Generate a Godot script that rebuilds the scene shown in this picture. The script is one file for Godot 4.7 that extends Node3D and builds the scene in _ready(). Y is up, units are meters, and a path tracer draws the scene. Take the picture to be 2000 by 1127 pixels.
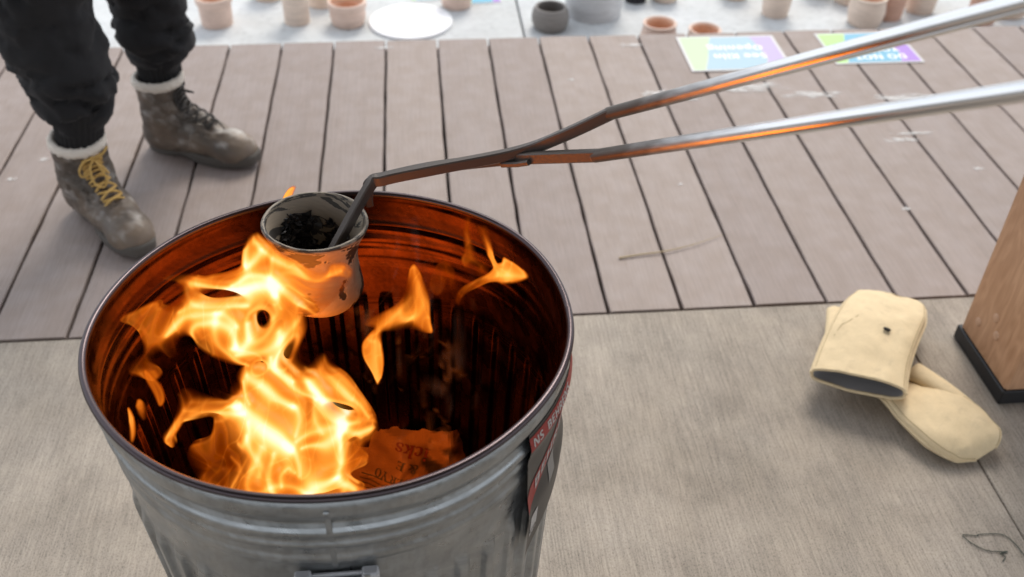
extends Node3D

var taken := {}
var rng := RandomNumberGenerator.new()
var M := {}

# ---------------------------------------------------------------- naming helpers
func numbered(called: String) -> String:
	if not taken.has(called):
		taken[called] = 0
		return called
	taken[called] += 1
	return "%s_%03d" % [called, taken[called]]

func thing(called: String, label: String, category: String, at := Vector3.ZERO, group := "") -> Node3D:
	var o := Node3D.new()
	o.name = numbered(called)
	add_child(o, true)
	o.position = at
	o.set_meta("label", label)
	o.set_meta("category", category)
	if group != "":
		o.set_meta("group", group)
	return o

func part(called: String, mesh: Mesh, m: Material, parent: Node3D) -> MeshInstance3D:
	var o := MeshInstance3D.new()
	o.mesh = mesh
	o.material_override = m
	var k := 0
	var nm := called
	while parent.has_node(nm):
		k += 1
		nm = "%s_%03d" % [called, k]
	o.name = nm
	parent.add_child(o, true)
	return o

func struct(called: String, mesh: Mesh, m: Material) -> MeshInstance3D:
	var o := MeshInstance3D.new()
	o.mesh = mesh
	o.material_override = m
	o.name = numbered(called)
	add_child(o, true)
	o.set_meta("kind", "structure")
	return o

func tag(o: Node3D, label: String, category: String, group := "") -> Node3D:
	o.set_meta("label", label)
	o.set_meta("category", category)
	if group != "":
		o.set_meta("group", group)
	return o

# ---------------------------------------------------------------- materials and textures
func lin(r: float, g: float, b: float) -> Color:
	return Color(r, g, b).linear_to_srgb()

func mat(c: Color, rough := 0.8, metal := 0.0) -> StandardMaterial3D:
	var m := StandardMaterial3D.new()
	m.albedo_color = c
	m.roughness = rough
	m.metallic = metal
	return m

func noise(kind: int, freq: float, sd: int, oct := 4) -> FastNoiseLite:
	var n := FastNoiseLite.new()
	n.noise_type = kind
	n.frequency = freq
	n.seed = sd
	n.fractal_octaves = oct
	return n

# a grey or tinted tileable map: f(u, v) over [0,1) -> Color (linear)
func paint(w: int, h: int, f: Callable, srgb := true) -> ImageTexture:
	var im := Image.create(w, h, false, Image.FORMAT_RGB8)
	for y in h:
		for x in w:
			var c: Color = f.call(x / float(w), y / float(h))
			im.set_pixel(x, y, c.linear_to_srgb() if srgb else c)
	return ImageTexture.create_from_image(im)

func wrap2(n: FastNoiseLite, u: float, v: float, ku: float, kv: float) -> float:   # tileable in u and v
	var a := u * TAU
	var b := v * TAU
	return n.get_noise_3d(cos(a) * ku + cos(b) * kv * 0.37 + 7.0, sin(a) * ku + sin(b) * kv, cos(b) * kv + sin(b) * kv * 0.21)

func bump_from(t: ImageTexture, s: float) -> ImageTexture:
	var im: Image = t.get_image().duplicate()
	im.convert(Image.FORMAT_RGBA8)
	im.bump_map_to_normal_map(s)
	return ImageTexture.create_from_image(im)

# ---------------------------------------------------------------- geometry helpers
class MB:
	var v := PackedVector3Array()
	var n := PackedVector3Array()
	var uv := PackedVector2Array()
	var c := PackedColorArray()
	var ix := PackedInt32Array()
	var colored := false
	func vert(p: Vector3, t := Vector2.ZERO, col := Color.WHITE) -> int:
		v.append(p)
		uv.append(t)
		c.append(col)
		return v.size() - 1
	func tri(a: int, b: int, d: int) -> void:
		ix.append(a)
		ix.append(b)
		ix.append(d)
	func quad(a: int, b: int, d: int, e: int) -> void:
		tri(a, b, d)
		tri(a, d, e)
	func normals() -> void:
		n.resize(v.size())
		n.fill(Vector3.ZERO)
		for i in range(0, ix.size(), 3):
			var a := ix[i]
			var b := ix[i + 1]
			var d := ix[i + 2]
			var k := (v[d] - v[a]).cross(v[b] - v[a])
			n[a] += k
			n[b] += k
			n[d] += k
		for i in n.size():
			n[i] = n[i].normalized() if n[i].length_squared() > 1e-20 else Vector3.UP
	func weld_normals() -> void:     # share normals between vertices at one place (seams)
		normals()
		var at := {}
		for i in v.size():
			var key := (v[i] * 20000.0).round()
			at[key] = at.get(key, Vector3.ZERO) + n[i]
		for i in v.size():
			var s: Vector3 = at[(v[i] * 20000.0).round()]
			if s.length_squared() > 1e-12:
				n[i] = s.normalized()
	func done(smooth := true) -> ArrayMesh:
		var a := []
		a.resize(Mesh.ARRAY_MAX)
		if smooth:
			if n.size() != v.size():
				normals()
			a[Mesh.ARRAY_VERTEX] = v
			a[Mesh.ARRAY_NORMAL] = n
			a[Mesh.ARRAY_TEX_UV] = uv
			if colored:
				a[Mesh.ARRAY_COLOR] = c
			a[Mesh.ARRAY_INDEX] = ix
		else:
			var v2 := PackedVector3Array()
			var n2 := PackedVector3Array()
			var u2 := PackedVector2Array()
			var c2 := PackedColorArray()
			for i in range(0, ix.size(), 3):
				var k := (v[ix[i + 2]] - v[ix[i]]).cross(v[ix[i + 1]] - v[ix[i]]).normalized()
				for j in 3:
					v2.append(v[ix[i + j]])
					n2.append(k)
					u2.append(uv[ix[i + j]])
					c2.append(c[ix[i + j]])
			a[Mesh.ARRAY_VERTEX] = v2
			a[Mesh.ARRAY_NORMAL] = n2
			a[Mesh.ARRAY_TEX_UV] = u2
			if colored:
				a[Mesh.ARRAY_COLOR] = c2
		var m := ArrayMesh.new()
		m.add_surface_from_arrays(Mesh.PRIMITIVE_TRIANGLES, a)
		return m
	func box(o: Vector3, s: Vector3, b := Basis()) -> void:      # centre, size, own faces
		for ax in 3:
			for sg in [-1.0, 1.0]:
				var e := Vector3.ZERO
				e[ax] = sg * 0.5
				var f := Vector3.ZERO
				f[(ax + 1) % 3] = 0.5
				var g := Vector3.ZERO
				g[(ax + 2) % 3] = 0.5 * sg
				var k := v.size()
				for q in [[-1, -1], [-1, 1], [1, 1], [1, -1]]:
					var p: Vector3 = e + f * q[0] + g * q[1]
					vert(o + b * (p * s), Vector2(q[0] * s[(ax + 1) % 3], q[1] * s[(ax + 2) % 3]) * 0.5)
				quad(k, k + 1, k + 2, k + 3)
	func loops(rows: Array, closed := true, cap0 := false, cap1 := false, vscale := 1.0) -> void:   # rows of points joined into a skin
		var first := v.size()
		var m: int = rows[0].size()
		var cols := m + 1 if closed else m
		var run := 0.0
		for r in rows.size():
			if r > 0:
				run += (rows[r][0] - rows[r - 1][0]).length()
			var around := 0.0
			for i in cols:
				if i > 0:
					around += (rows[r][i % m] - rows[r][i - 1]).length()
				vert(rows[r][i % m], Vector2(around, run) * vscale)
		for r in rows.size() - 1:
			for i in cols - 1:
				var k := first + r * cols + i
				quad(k, k + 1, k + cols + 1, k + cols)
		for e in [[cap0, 0], [cap1, rows.size() - 1]]:
			if e[0]:
				var mid := Vector3.ZERO
				for p in rows[e[1]]:
					mid += p
				mid /= m
				var ci := vert(mid)
				var k0 := v.size()
				for p in rows[e[1]]:
					vert(p)
				for i in m:
					if e[1] == 0:
						tri(ci, k0 + (i + 1) % m, k0 + i)
					else:
						tri(ci, k0 + i, k0 + (i + 1) % m)
	func tube(path: Array, radius, sides := 8, caps := true, flat := 1.0, upv := Vector3.UP) -> void:
		var rows := []
		for i in path.size():
			var a: Vector3 = path[maxi(0, i - 1)]
			var b: Vector3 = path[mini(path.size() - 1, i + 1)]
			var d := (b - a).normalized()
			var s := d.cross(upv)
			if s.length() < 0.01:
				s = d.cross(Vector3.RIGHT)
			s = s.normalized()
			var t := s.cross(d).normalized()
			var r: float = radius[i] if radius is Array else radius
			var row := []
			for k in sides:
				var w := TAU * k / sides
				row.append(path[i] + s * cos(w) * r + t * sin(w) * r * flat)
			rows.append(row)
		loops(rows, true, caps, caps)
	func lathe(prof: Array, seg := 48, o := Vector3.ZERO, wob = null) -> void:  # prof of Vector2(radius, height), from low to high on the outside
		var rows := []
		for p in prof:
			var row := []
			for k in seg:
				var w := TAU * k / seg
				var r: float = p.x
				if wob != null:
					r *= wob.call(w, p.y)
				row.append(o + Vector3(r * cos(w), p.y, r * sin(w)))
			rows.append(row)
		loops(rows)

func smooth_path(pts: Array, per := 6) -> Array:     # Catmull-Rom through the points
	var out := []
	for i in pts.size() - 1:
		var p0: Vector3 = pts[maxi(0, i - 1)]
		var p1: Vector3 = pts[i]
		var p2: Vector3 = pts[i + 1]
		var p3: Vector3 = pts[mini(pts.size() - 1, i + 2)]
		for k in per:
			var t := k / float(per)
			out.append(0.5 * ((2.0 * p1) + (p2 - p0) * t + (2.0 * p0 - 5.0 * p1 + 4.0 * p2 - p3) * t * t + (3.0 * p1 - p0 - 3.0 * p2 + p3) * t * t * t))
	out.append(pts[-1])
	return out

func smooth_prof(pts: Array, per := 5) -> Array:
	var q := []
	for p in pts:
		q.append(Vector3(p.x, p.y, 0))
	var out := []
	for p in smooth_path(q, per):
		out.append(Vector2(p.x, p.y))
	return out

func rbox(s: Vector3, bev: float, o := Vector3.ZERO, basis := Basis()) -> ArrayMesh:    # box with chamfered edges
	var mb := MB.new()
	chamfer(mb, s, bev, o, basis)
	return mb.done(false)

func chamfer(mb: MB, s: Vector3, bev: float, o := Vector3.ZERO, basis := Basis()) -> void:
	var rows := []
	var h := s * 0.5
	for e in [[-h.y, bev], [-h.y + bev, 0.0], [h.y - bev, 0.0], [h.y, bev]]:
		var x: float = h.x - e[1]
		var z: float = h.z - e[1]
		var b := bev
		var row := []
		for p in [Vector2(x - b, -z), Vector2(x, -z + b), Vector2(x, z - b), Vector2(x - b, z), Vector2(-x + b, z), Vector2(-x, z - b), Vector2(-x, -z + b), Vector2(-x + b, -z)]:
			row.append(o + basis * Vector3(p.x, e[0], p.y))
		rows.append(row)
	mb.loops(rows, true, true, true)

# skin of a set of tapered limbs joined smoothly: bones of [a, ra, b, rb]; flat squeezes z
func skin(bones: Array, cell: float, k: float, squeeze := 1.0, floor_y := -99.0) -> MB:
	var lo := Vector3(1e9, 1e9, 1e9)
	var hi := -lo
	for b in bones:
		for e in [[b[0], b[1]], [b[2], b[3]]]:
			var r: float = e[1] + k + 2.0 * cell
			lo = lo.min(e[0] - Vector3.ONE * r)
			hi = hi.max(e[0] + Vector3.ONE * r)
	var nx := int((hi.x - lo.x) / cell) + 2
	var ny := int((hi.y - lo.y) / cell) + 2
	var nz := int((hi.z - lo.z) / cell) + 2
	var f := PackedFloat32Array()
	f.resize(nx * ny * nz)
	f.fill(1.0)
	for b in bones:
		var a: Vector3 = b[0]
		var d: Vector3 = b[2] - b[0]
		var dd := maxf(d.length_squared(), 1e-9)
		var mr: float = maxf(b[1], b[3]) + k + 2.0 * cell
		var l0: Vector3 = ((a.min(b[2]) - Vector3.ONE * mr - lo) / cell).floor().max(Vector3.ZERO)
		var l1: Vector3 = ((a.max(b[2]) + Vector3.ONE * mr - lo) / cell).ceil().min(Vector3(nx - 1, ny - 1, nz - 1))
		for iz in range(int(l0.z), int(l1.z) + 1):
			for iy in range(int(l0.y), int(l1.y) + 1):
				for ix in range(int(l0.x), int(l1.x) + 1):
					var p := lo + Vector3(ix, iy, iz) * cell - a
					var t := clampf(p.dot(d) / dd, 0.0, 1.0)
					var q := p - d * t
					q.z *= squeeze
					var g: float = q.length() - lerpf(b[1], b[3], t)
					var at := (iz * ny + iy) * nx + ix
					var o := f[at]
					var h := maxf(k - absf(o - g), 0.0) / k
					f[at] = minf(o, g) - h * h * k * 0.25
	if floor_y > -90.0:
		for iy in ny:
			var g := floor_y - (lo.y + iy * cell)
			for iz in nz:
				for ix in nx:
					var at := (iz * ny + iy) * nx + ix
					f[at] = maxf(f[at], g)
	var mb := MB.new()
	var idx := PackedInt32Array()
	idx.resize(nx * ny * nz)
	idx.fill(-1)
	var off := [0, 1, nx, nx + 1, nx * ny, nx * ny + 1, nx * ny + nx, nx * ny + nx + 1]
	for iz in nz - 1:
		for iy in ny - 1:
			for ix in nx - 1:
				var at := (iz * ny + iy) * nx + ix
				var s := f[at] < 0.0
				var mixed := false
				for j in range(1, 8):
					if (f[at + off[j]] < 0.0) != s:
						mixed = true
						break
				if not mixed:
					continue
				var sum := Vector3.ZERO
				var cnt := 0
				for j in 8:
					for ax in 3:
						var j2 := j | (1 << ax)
						if j2 == j:
							continue
						var fa := f[at + off[j]]
						var fb := f[at + off[j2]]
						if (fa < 0.0) != (fb < 0.0):
							var t := fa / (fa - fb)
							var pa := Vector3(j & 1, (j >> 1) & 1, (j >> 2) & 1)
							pa[ax] += t
							sum += pa
							cnt += 1
				idx[at] = mb.vert(lo + (Vector3(ix, iy, iz) + sum / cnt) * cell)
	var st := [1, nx, nx * ny]
	for iz in range(1, nz - 1):
		for iy in range(1, ny - 1):
			for ix in range(1, nx - 1):
				var at := (iz * ny + iy) * nx + ix
				for ax in 3:
					var inside := f[at] < 0.0
					if inside == (f[at + st[ax]] < 0.0):
						continue
					var b1: int = st[(ax + 1) % 3]
					var b2: int = st[(ax + 2) % 3]
					var q := [idx[at], idx[at - b1], idx[at - b1 - b2], idx[at - b2]]
					if q.min() < 0:
						continue
					if inside:
						mb.quad(q[3], q[2], q[1], q[0])
					else:
						mb.quad(q[0], q[1], q[2], q[3])
	mb.normals()
	return mb

func text_on(called: String, words: String, size: float, font: Font, m: Material, parent: Node3D, place: Callable) -> void:   # flat lettering laid on any surface: place(x, y) -> Vector3
	var t := TextMesh.new()
	t.text = words
	t.font = font
	t.font_size = 64
	t.pixel_size = size / 64.0
	t.depth = 0.0
	t.curve_step = 2.0
	var a := t.surface_get_arrays(0)
	var src: PackedVector3Array = a[Mesh.ARRAY_VERTEX]
	var mb := MB.new()
	for p in src:
		mb.vert(place.call(p.x, p.y))
	var ids: PackedInt32Array = a[Mesh.ARRAY_INDEX] if a[Mesh.ARRAY_INDEX] != null else PackedInt32Array(range(src.size()))
	mb.ix = ids
	part(called, mb.done(), m, parent)

const FIRE_LIGHT := 0.032

func _ready() -> void:
	var cam := Camera3D.new()
	cam.name = "camera"
	cam.position = Vector3(0, 1.2437, 0)
	cam.basis = Basis(Vector3(0.99564634, 0.01735052, 0.09158236), Vector3(0.04454156, 0.77452465, -0.63097354), Vector3(-0.08188052, 0.63230572, 0.77037981))
	cam.near = 0.05
	cam.far = 200.0
	cam.fov = 32.467
	var at := CameraAttributesPhysical.new()
	at.frustum_focal_length = 41.21
	at.frustum_focus_distance = 1.10
	at.exposure_aperture = 6.0
	cam.attributes = at
	add_child(cam)
	var we := WorldEnvironment.new()
	we.name = "world_environment"
	var env := Environment.new()
	env.background_mode = Environment.BG_SKY
	var sky := Sky.new()
	var pm := ProceduralSkyMaterial.new()
	pm.sky_top_color = Color(0.86, 0.89, 0.93)
	pm.sky_horizon_color = Color(0.93, 0.94, 0.95)
	pm.sky_curve = 0.2
	pm.ground_bottom_color = Color(0.35, 0.34, 0.33)
	pm.ground_horizon_color = Color(0.6, 0.6, 0.6)
	sky.sky_material = pm
	env.sky = sky
	env.background_energy_multiplier = 1.0
	env.tonemap_mode = Environment.TONE_MAPPER_LINEAR
	env.tonemap_exposure = 1.65
	env.sdfgi_enabled = true
	env.ssao_enabled = true
	env.ssil_enabled = true
	we.environment = env
	add_child(we)
	var sun := DirectionalLight3D.new()
	sun.name = "sun"
	sun.light_energy = 0.5
	sun.light_angular_distance = 25.0
	sun.light_color = Color(1.0, 0.97, 0.93)
	sun.shadow_enabled = true
	add_child(sun)
	sun.look_at_from_position(Vector3(0.5, 1.9, -1.6), Vector3.ZERO, Vector3.UP)
	make_materials()
	build_setting()
	build_post()
	build_can()
	build_fuel()
	build_held_pot()
	build_tongs()
	build_person()
	build_gloves()
	build_pots()
	build_small()
	build_fire()
	build_smoke()

# ---------------------------------------------------------------- the setting
func make_materials() -> void:
	# composite deck boards: four tints, each with a fine lengthwise grain
	var n1 := noise(FastNoiseLite.TYPE_SIMPLEX, 1.0, 3)
	var n2 := noise(FastNoiseLite.TYPE_SIMPLEX, 1.0, 8)
	var n3 := noise(FastNoiseLite.TYPE_SIMPLEX, 1.0, 21, 2)
	var grain := paint(256, 512, func(u: float, v0: float) -> Color:
		var v := absf(v0 * 2.0 - 1.0)
		var g := n1.get_noise_2d(u * 46.0, v * 2.2) * 0.09 + n2.get_noise_2d(u * 140.0 + 9.0, v * 9.0) * 0.10
		var stain := n3.get_noise_2d(u * 3.0, v * 7.0)
		var s := 1.0 + g + stain * 0.07
		return Color(s * 0.5, s * 0.5 * (1.0 + stain * 0.02), s * 0.5 * (1.0 + stain * 0.045)))
	var grain_n := bump_from(paint(256, 512, func(u: float, v0: float) -> Color:
		var v := absf(v0 * 2.0 - 1.0)
		var g := 0.5 + n1.get_noise_2d(u * 60.0, v * 3.0) * 0.28 + n2.get_noise_2d(u * 150.0, v * 14.0) * 0.22
		return Color(g, g, g), false), 2.0)
	var tints := [[0.545, 0.438, 0.395], [0.505, 0.404, 0.368], [0.575, 0.465, 0.418], [0.53, 0.428, 0.39]]
	for i in 4:
		var m := mat(lin(tints[i][0], tints[i][1], tints[i][2]), 0.62)
		m.albedo_texture = grain
		m.normal_enabled = true
		m.normal_texture = grain_n
		m.normal_scale = 0.35
		M["board%d" % i] = m
	# broom-finished concrete
	var c1 := noise(FastNoiseLite.TYPE_SIMPLEX, 1.0, 31)
	var c2 := noise(FastNoiseLite.TYPE_SIMPLEX, 1.0, 47)
	var c3 := noise(FastNoiseLite.TYPE_CELLULAR, 1.0, 5, 1)
	c3.cellular_return_type = FastNoiseLite.RETURN_DISTANCE
	var broom := func(u: float, v: float) -> float:
		return c1.get_noise_2d(u * 430.0 + sin(v * 4.0) * 0.5, v * 5.0 + 5.0) * 0.55 + c2.get_noise_2d(u * 850.0, v * 16.0) * 0.45 + c1.get_noise_2d(u * 120.0 + 50.0, v * 3.0) * 0.12
	var conc := paint(2000, 800, func(u: float, v: float) -> Color:
		var b: float = broom.call(u, v)
		var blot := c2.get_noise_2d(u * 10.0, v * 5.0) * 0.09 + c1.get_noise_2d(u * 34.0, v * 14.0) * 0.06
		var speck := clampf(c2.get_noise_2d(u * 640.0, v * 320.0) - 0.33, 0.0, 0.25) * 1.7
		var s := 0.78 + b * 0.24 + blot - speck
		return Color(s, s * (0.985 - blot * 0.05), s * (0.96 - blot * 0.14)))
	var conc_n := bump_from(paint(2000, 800, func(u: float, v: float) -> Color:
		var b: float = 0.5 + broom.call(u, v) * 0.36 + c2.get_noise_2d(u * 600.0, v * 300.0) * 0.1
		return Color(b, b, b), false), 3.0)
	var cm := mat(lin(0.575, 0.508, 0.44), 0.86)
	cm.albedo_texture = conc
	cm.normal_enabled = true
	cm.normal_texture = conc_n
	cm.normal_scale = 0.7
	cm.vertex_color_use_as_albedo = true
	M["concrete"] = cm
	var bm := mat(lin(0.87, 0.885, 0.89), 0.8)
	bm.albedo_texture = paint(384, 384, func(u0: float, v0: float) -> Color:
		var u := absf(u0 * 2.0 - 1.0)
		var v := absf(v0 * 2.0 - 1.0)
		var s := 0.80 + c2.get_noise_2d(u * 6.0, v * 6.0) * 0.07 + c1.get_noise_2d(u * 30.0, v * 30.0) * 0.05 - clampf(c2.get_noise_2d(u * 90.0, v * 90.0) - 0.35, 0.0, 0.2) * 0.8
		return Color(s * 0.985, s, s * 1.01))
	cm.uv1_scale = Vector3(0.5, 1.0, 1)
	cm.uv1_offset = Vector3(0.4, 0.45, 0)
	bm.uv1_scale = Vector3(0.3, 0.5, 1)
	bm.vertex_color_use_as_albedo = true
	M["back_concrete"] = bm
	M["dark_gap"] = mat(lin(0.02, 0.018, 0.017), 0.95)
	# timber post
	var w1 := noise(FastNoiseLite.TYPE_SIMPLEX, 1.0, 61)
	var wood := paint(256, 512, func(u: float, v: float) -> Color:
		var warp := w1.get_noise_2d(u * 2.0, v * 2.5) * 1.6
		var ring := sin((u * 11.0 + warp * 2.6) * TAU * 0.5)
		var g := ring * 0.09 + w1.get_noise_2d(u * 60.0, v * 5.0) * 0.14 + w1.get_noise_2d(u * 3.0 + 5.0, v * 4.0) * 0.16
		return Color(0.47 + g * 0.38, 0.265 + g * 0.27, 0.15 + g * 0.19))
	var wm := mat(Color(1, 1, 1), 0.6)
	wm.albedo_texture = wood
	wm.uv1_scale = Vector3(4.0, 1.1, 1)
	M["wood"] = wm
	M["wood_plug"] = mat(lin(0.50, 0.30, 0.19), 0.55)
	M["black_steel"] = mat(lin(0.018, 0.019, 0.022), 0.5, 0.2)
	var rm := mat(lin(0.20, 0.135, 0.085), 0.75)
	M["soffit"] = rm
	M["ground"] = mat(lin(0.12, 0.12, 0.115), 0.95)

func slab(called: String, x0: float, x1: float, z0: float, z1: float, y: float, m: Material, step: float, sd: int, uvs: float, amp: float) -> MeshInstance3D:
	var mb := MB.new()
	mb.colored = true
	var nn := noise(FastNoiseLite.TYPE_SIMPLEX, 1.6, sd, 4)
	var nf := noise(FastNoiseLite.TYPE_SIMPLEX, 9.0, sd + 1, 3)
	var nx := maxi(2, int((x1 - x0) / step))
	var nz := maxi(2, int((z1 - z0) / step))
	for j in nz + 1:
		for i in nx + 1:
			var p := Vector3(lerpf(x0, x1, i / float(nx)), y, lerpf(z0, z1, j / float(nz)))
			var s := 1.0 + nn.get_noise_2d(p.x, p.z) * amp + nf.get_noise_2d(p.x, p.z) * amp * 0.5
			mb.vert(p, Vector2(p.x, p.z) * uvs, Color(s * 0.8, s * 0.8 * (1.0 + (s - 1.0) * 0.10), s * 0.8 * (1.0 + (s - 1.0) * 0.25)))
	for j in nz:
		for i in nx:
			var k := j * (nx + 1) + i
			mb.quad(k, k + 1, k + nx + 2, k + nx + 1)
	# rounded arris and sides going down
	var b := 0.004
	var d := 0.10
	var loop0 := [Vector3(x0, y, z0), Vector3(x1, y, z0), Vector3(x1, y, z1), Vector3(x0, y, z1)]
	for e in 4:
		var p: Vector3 = loop0[e]
		var q: Vector3 = loop0[(e + 1) % 4]
		var out := (q - p).normalized().cross(Vector3.UP) * -1.0
		out = Vector3(-(q - p).z, 0, (q - p).x).normalized() * -1.0
		var k := mb.v.size()
		for row in [[0.0, 0.0], [b * 0.7, -b * 0.3], [b, -b], [b, -d]]:
			for r in [p, q]:
				mb.vert(r + out * row[0] * 0.5 + Vector3(0, row[1], 0), Vector2(r.x + r.z, row[1]) * uvs, Color(0.8, 0.8, 0.8))
		for r in 3:
			mb.quad(k + r * 2, k + r * 2 + 2, k + r * 2 + 3, k + r * 2 + 1)
	return struct(called, mb.done(), m)

func board_mesh(w: float, l: float, t: float, uoff: Vector2, sd: int) -> ArrayMesh:
	var mb := MB.new()
	var b := 0.0035
	var prof := [Vector2(-w / 2, -t), Vector2(-w / 2, -b), Vector2(-w / 2 + b * 0.35, -b * 0.3), Vector2(-w / 2 + b, 0), Vector2(-w / 6, 0.0004), Vector2(w / 6, 0.0004), Vector2(w / 2 - b, 0), Vector2(w / 2 - b * 0.35, -b * 0.3), Vector2(w / 2, -b), Vector2(w / 2, -t)]
	var nn := noise(FastNoiseLite.TYPE_SIMPLEX, 4.0, sd, 3)
	var rows := 26
	for j in rows + 1:
		var z := lerpf(-l / 2, l / 2, j / float(rows))
		for i in prof.size():
			var p: Vector2 = prof[i]
			var wob := nn.get_noise_2d(z * 1.6, signf(p.x) * 7.0) * 0.0016 if absf(p.x) > w / 3 else 0.0
			mb.vert(Vector3(p.x + wob, p.y, z), Vector2((p.x + w / 2) * 3.3, z * 0.8) + uoff)
	var m := prof.size()
	for j in rows:
		for i in m - 1:
			var k := j * m + i
			mb.quad(k, k + 1, k + m + 1, k + m)
	for e in [0, rows]:
		var k := mb.v.size()
		for i in m:
			mb.vert(mb.v[e * m + i], mb.uv[e * m + i])
		for i in range(1, m - 1):
			if e == 0:
				mb.tri(k, k + i + 1, k + i)
			else:
				mb.tri(k, k + i, k + i + 1)
	return mb.done()

func build_setting() -> void:
	var gm := MB.new()
	gm.box(Vector3(0, -0.26, -20), Vector3(120, 0.1, 120))
	struct("ground", gm.done(), M.ground)
	slab("concrete_floor", -3.2, 0.8865, -1.4235, 1.6, 0.0, M.concrete, 0.03, 11, 1.0, 0.14)
	slab("concrete_floor", 0.8925, 4.2, -1.4235, 1.6, 0.0, M.concrete, 0.03, 12, 1.0, 0.14)
	var jb := MB.new()
	jb.box(Vector3(0.8895, -0.045, 0.08), Vector3(0.02, 0.03, 3.0))
	struct("joint_shade_strip", jb.done(), M.dark_gap)  # near-black strip added to give the open joint its shade by colour
	slab("lower_pavement", -4.2, 0.327, -9.0, -2.69, -0.12, M.back_concrete, 0.06, 15, 0.8, 0.10)
	slab("lower_pavement", 0.337, 5.2, -9.0, -2.69, -0.12, M.back_concrete, 0.06, 16, 0.8, 0.10)
	# the deck and its boards
	var deck := MB.new()
	deck.box(Vector3(0.2, -0.125, -2.04), Vector3(5.2, 0.15, 1.20))
	var dk := struct("deck", deck.done(), M.dark_gap)
	var meshes := []
	for i in 6:
		meshes.append(board_mesh(0.1394, 1.2175, 0.026, Vector2(i * 0.37, i * 0.53), 70 + i))
	rng.seed = 5
	for k in range(-12, 19):
		var o := part("board", meshes[rng.randi() % 6], M["board%d" % (rng.randi() % 4)], dk)
		o.position = Vector3(-0.5297 + (k + 0.5) * 0.145, 0.0015 + rng.randf_range(-0.0008, 0.0008), -2.0393 + rng.randf_range(-0.0015, 0.0015))
		if rng.randf() < 0.5:
			o.rotation.y = PI
	var fb := part("fascia_board", rbox(Vector3(5.2, 0.09, 0.02), 0.003), M.board1, dk)
	fb.position = Vector3(0.2, -0.074, -2.655)
	# white clay slip dried onto the boards
	var sm := mat(lin(0.72, 0.71, 0.70), 0.8)
	sm.transparency = BaseMaterial3D.TRANSPARENCY_ALPHA
	sm.vertex_color_use_as_albedo = true
	rng.seed = 77
	for a in [[0.62, -2.29, 0.05, 0.02], [0.70, -2.26, 0.03, 0.012], [0.86, -2.31, 0.12, 0.028], [1.02, -2.26, 0.09, 0.02], [1.26, -2.23, 0.10, 0.02], [1.42, -2.2, 0.07, 0.02], [1.17, -2.02, 0.045, 0.012], [1.21, -2.05, 0.06, 0.008], [0.60, -2.58, 0.04, 0.012], [0.40, -2.38, 0.012, 0.008], [-0.10, -2.6, 0.03, 0.008], [-1.02, -2.05, 0.018, 0.012], [-0.93, -1.98, 0.014, 0.008], [-0.88, -2.06, 0.012, 0.01], [-0.99, -1.78, 0.015, 0.01], [1.30, -1.88, 0.016, 0.008], [1.06, -1.73, 0.014, 0.008], [0.58, -1.86, 0.008, 0.006]]:
		part("dried_slip", smear(a[2], a[3], rng.randi() % 1000), sm, dk).position = Vector3(a[0], 0.0034, a[1])
	# pavilion roof overhead, carried by the timber post
	var rf := MB.new()
	rf.box(Vector3(0.3, 3.34, 2.1), Vector3(9.0, 0.16, 6.9))
	var roof := struct("pavilion_roof", rf.done(), M.soffit)
	var bm2 := part("beam", rbox(Vector3(9.0, 0.18, 0.14), 0.005), M.soffit, roof)
	bm2.position = Vector3(0.3, 3.165, -1.2235)
	for i in 8:
		var j := part("rafter", rbox(Vector3(0.09, 0.18, 6.6), 0.004), M.soffit, roof)
		j.position = Vector3(-3.9 + i * 1.2, 3.165, 2.15)

func smear(rx: float, rz: float, sd: int) -> ArrayMesh:
	var mb := MB.new()
	mb.colored = true
	var nn := noise(FastNoiseLite.TYPE_SIMPLEX, 1.0, sd, 4)
	var nu := 26
	var nv := 14
	for j in nv + 1:
		for i in nu + 1:
			var a := (i / float(nu) - 0.5) * 2.0
			var b := (j / float(nv) - 0.5) * 2.0
			var g := 1.0 - sqrt(a * a + b * b) + nn.get_noise_2d(a * 1.3, b * 0.8) * 0.75
			var s := clampf(g * 1.5, 0.0, 1.0) * (0.35 + 0.5 * clampf(0.5 + nn.get_noise_2d(a * 5.0 + 40.0, b * 3.0), 0, 1))
			if i == 0 or j == 0 or i == nu or j == nv:
				s = 0.0
			mb.vert(Vector3(a * rx, 0, b * rz), Vector2.ZERO, Color(1, 1, 1, s))
	for j in nv:
		for i in nu:
			var k := j * (nu + 1) + i
			if mb.c[k].a + mb.c[k + 1].a + mb.c[k + nu + 1].a + mb.c[k + nu + 2].a > 0.01:
				mb.quad(k, k + 1, k + nu + 2, k + nu + 1)
	return mb.done()

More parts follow.
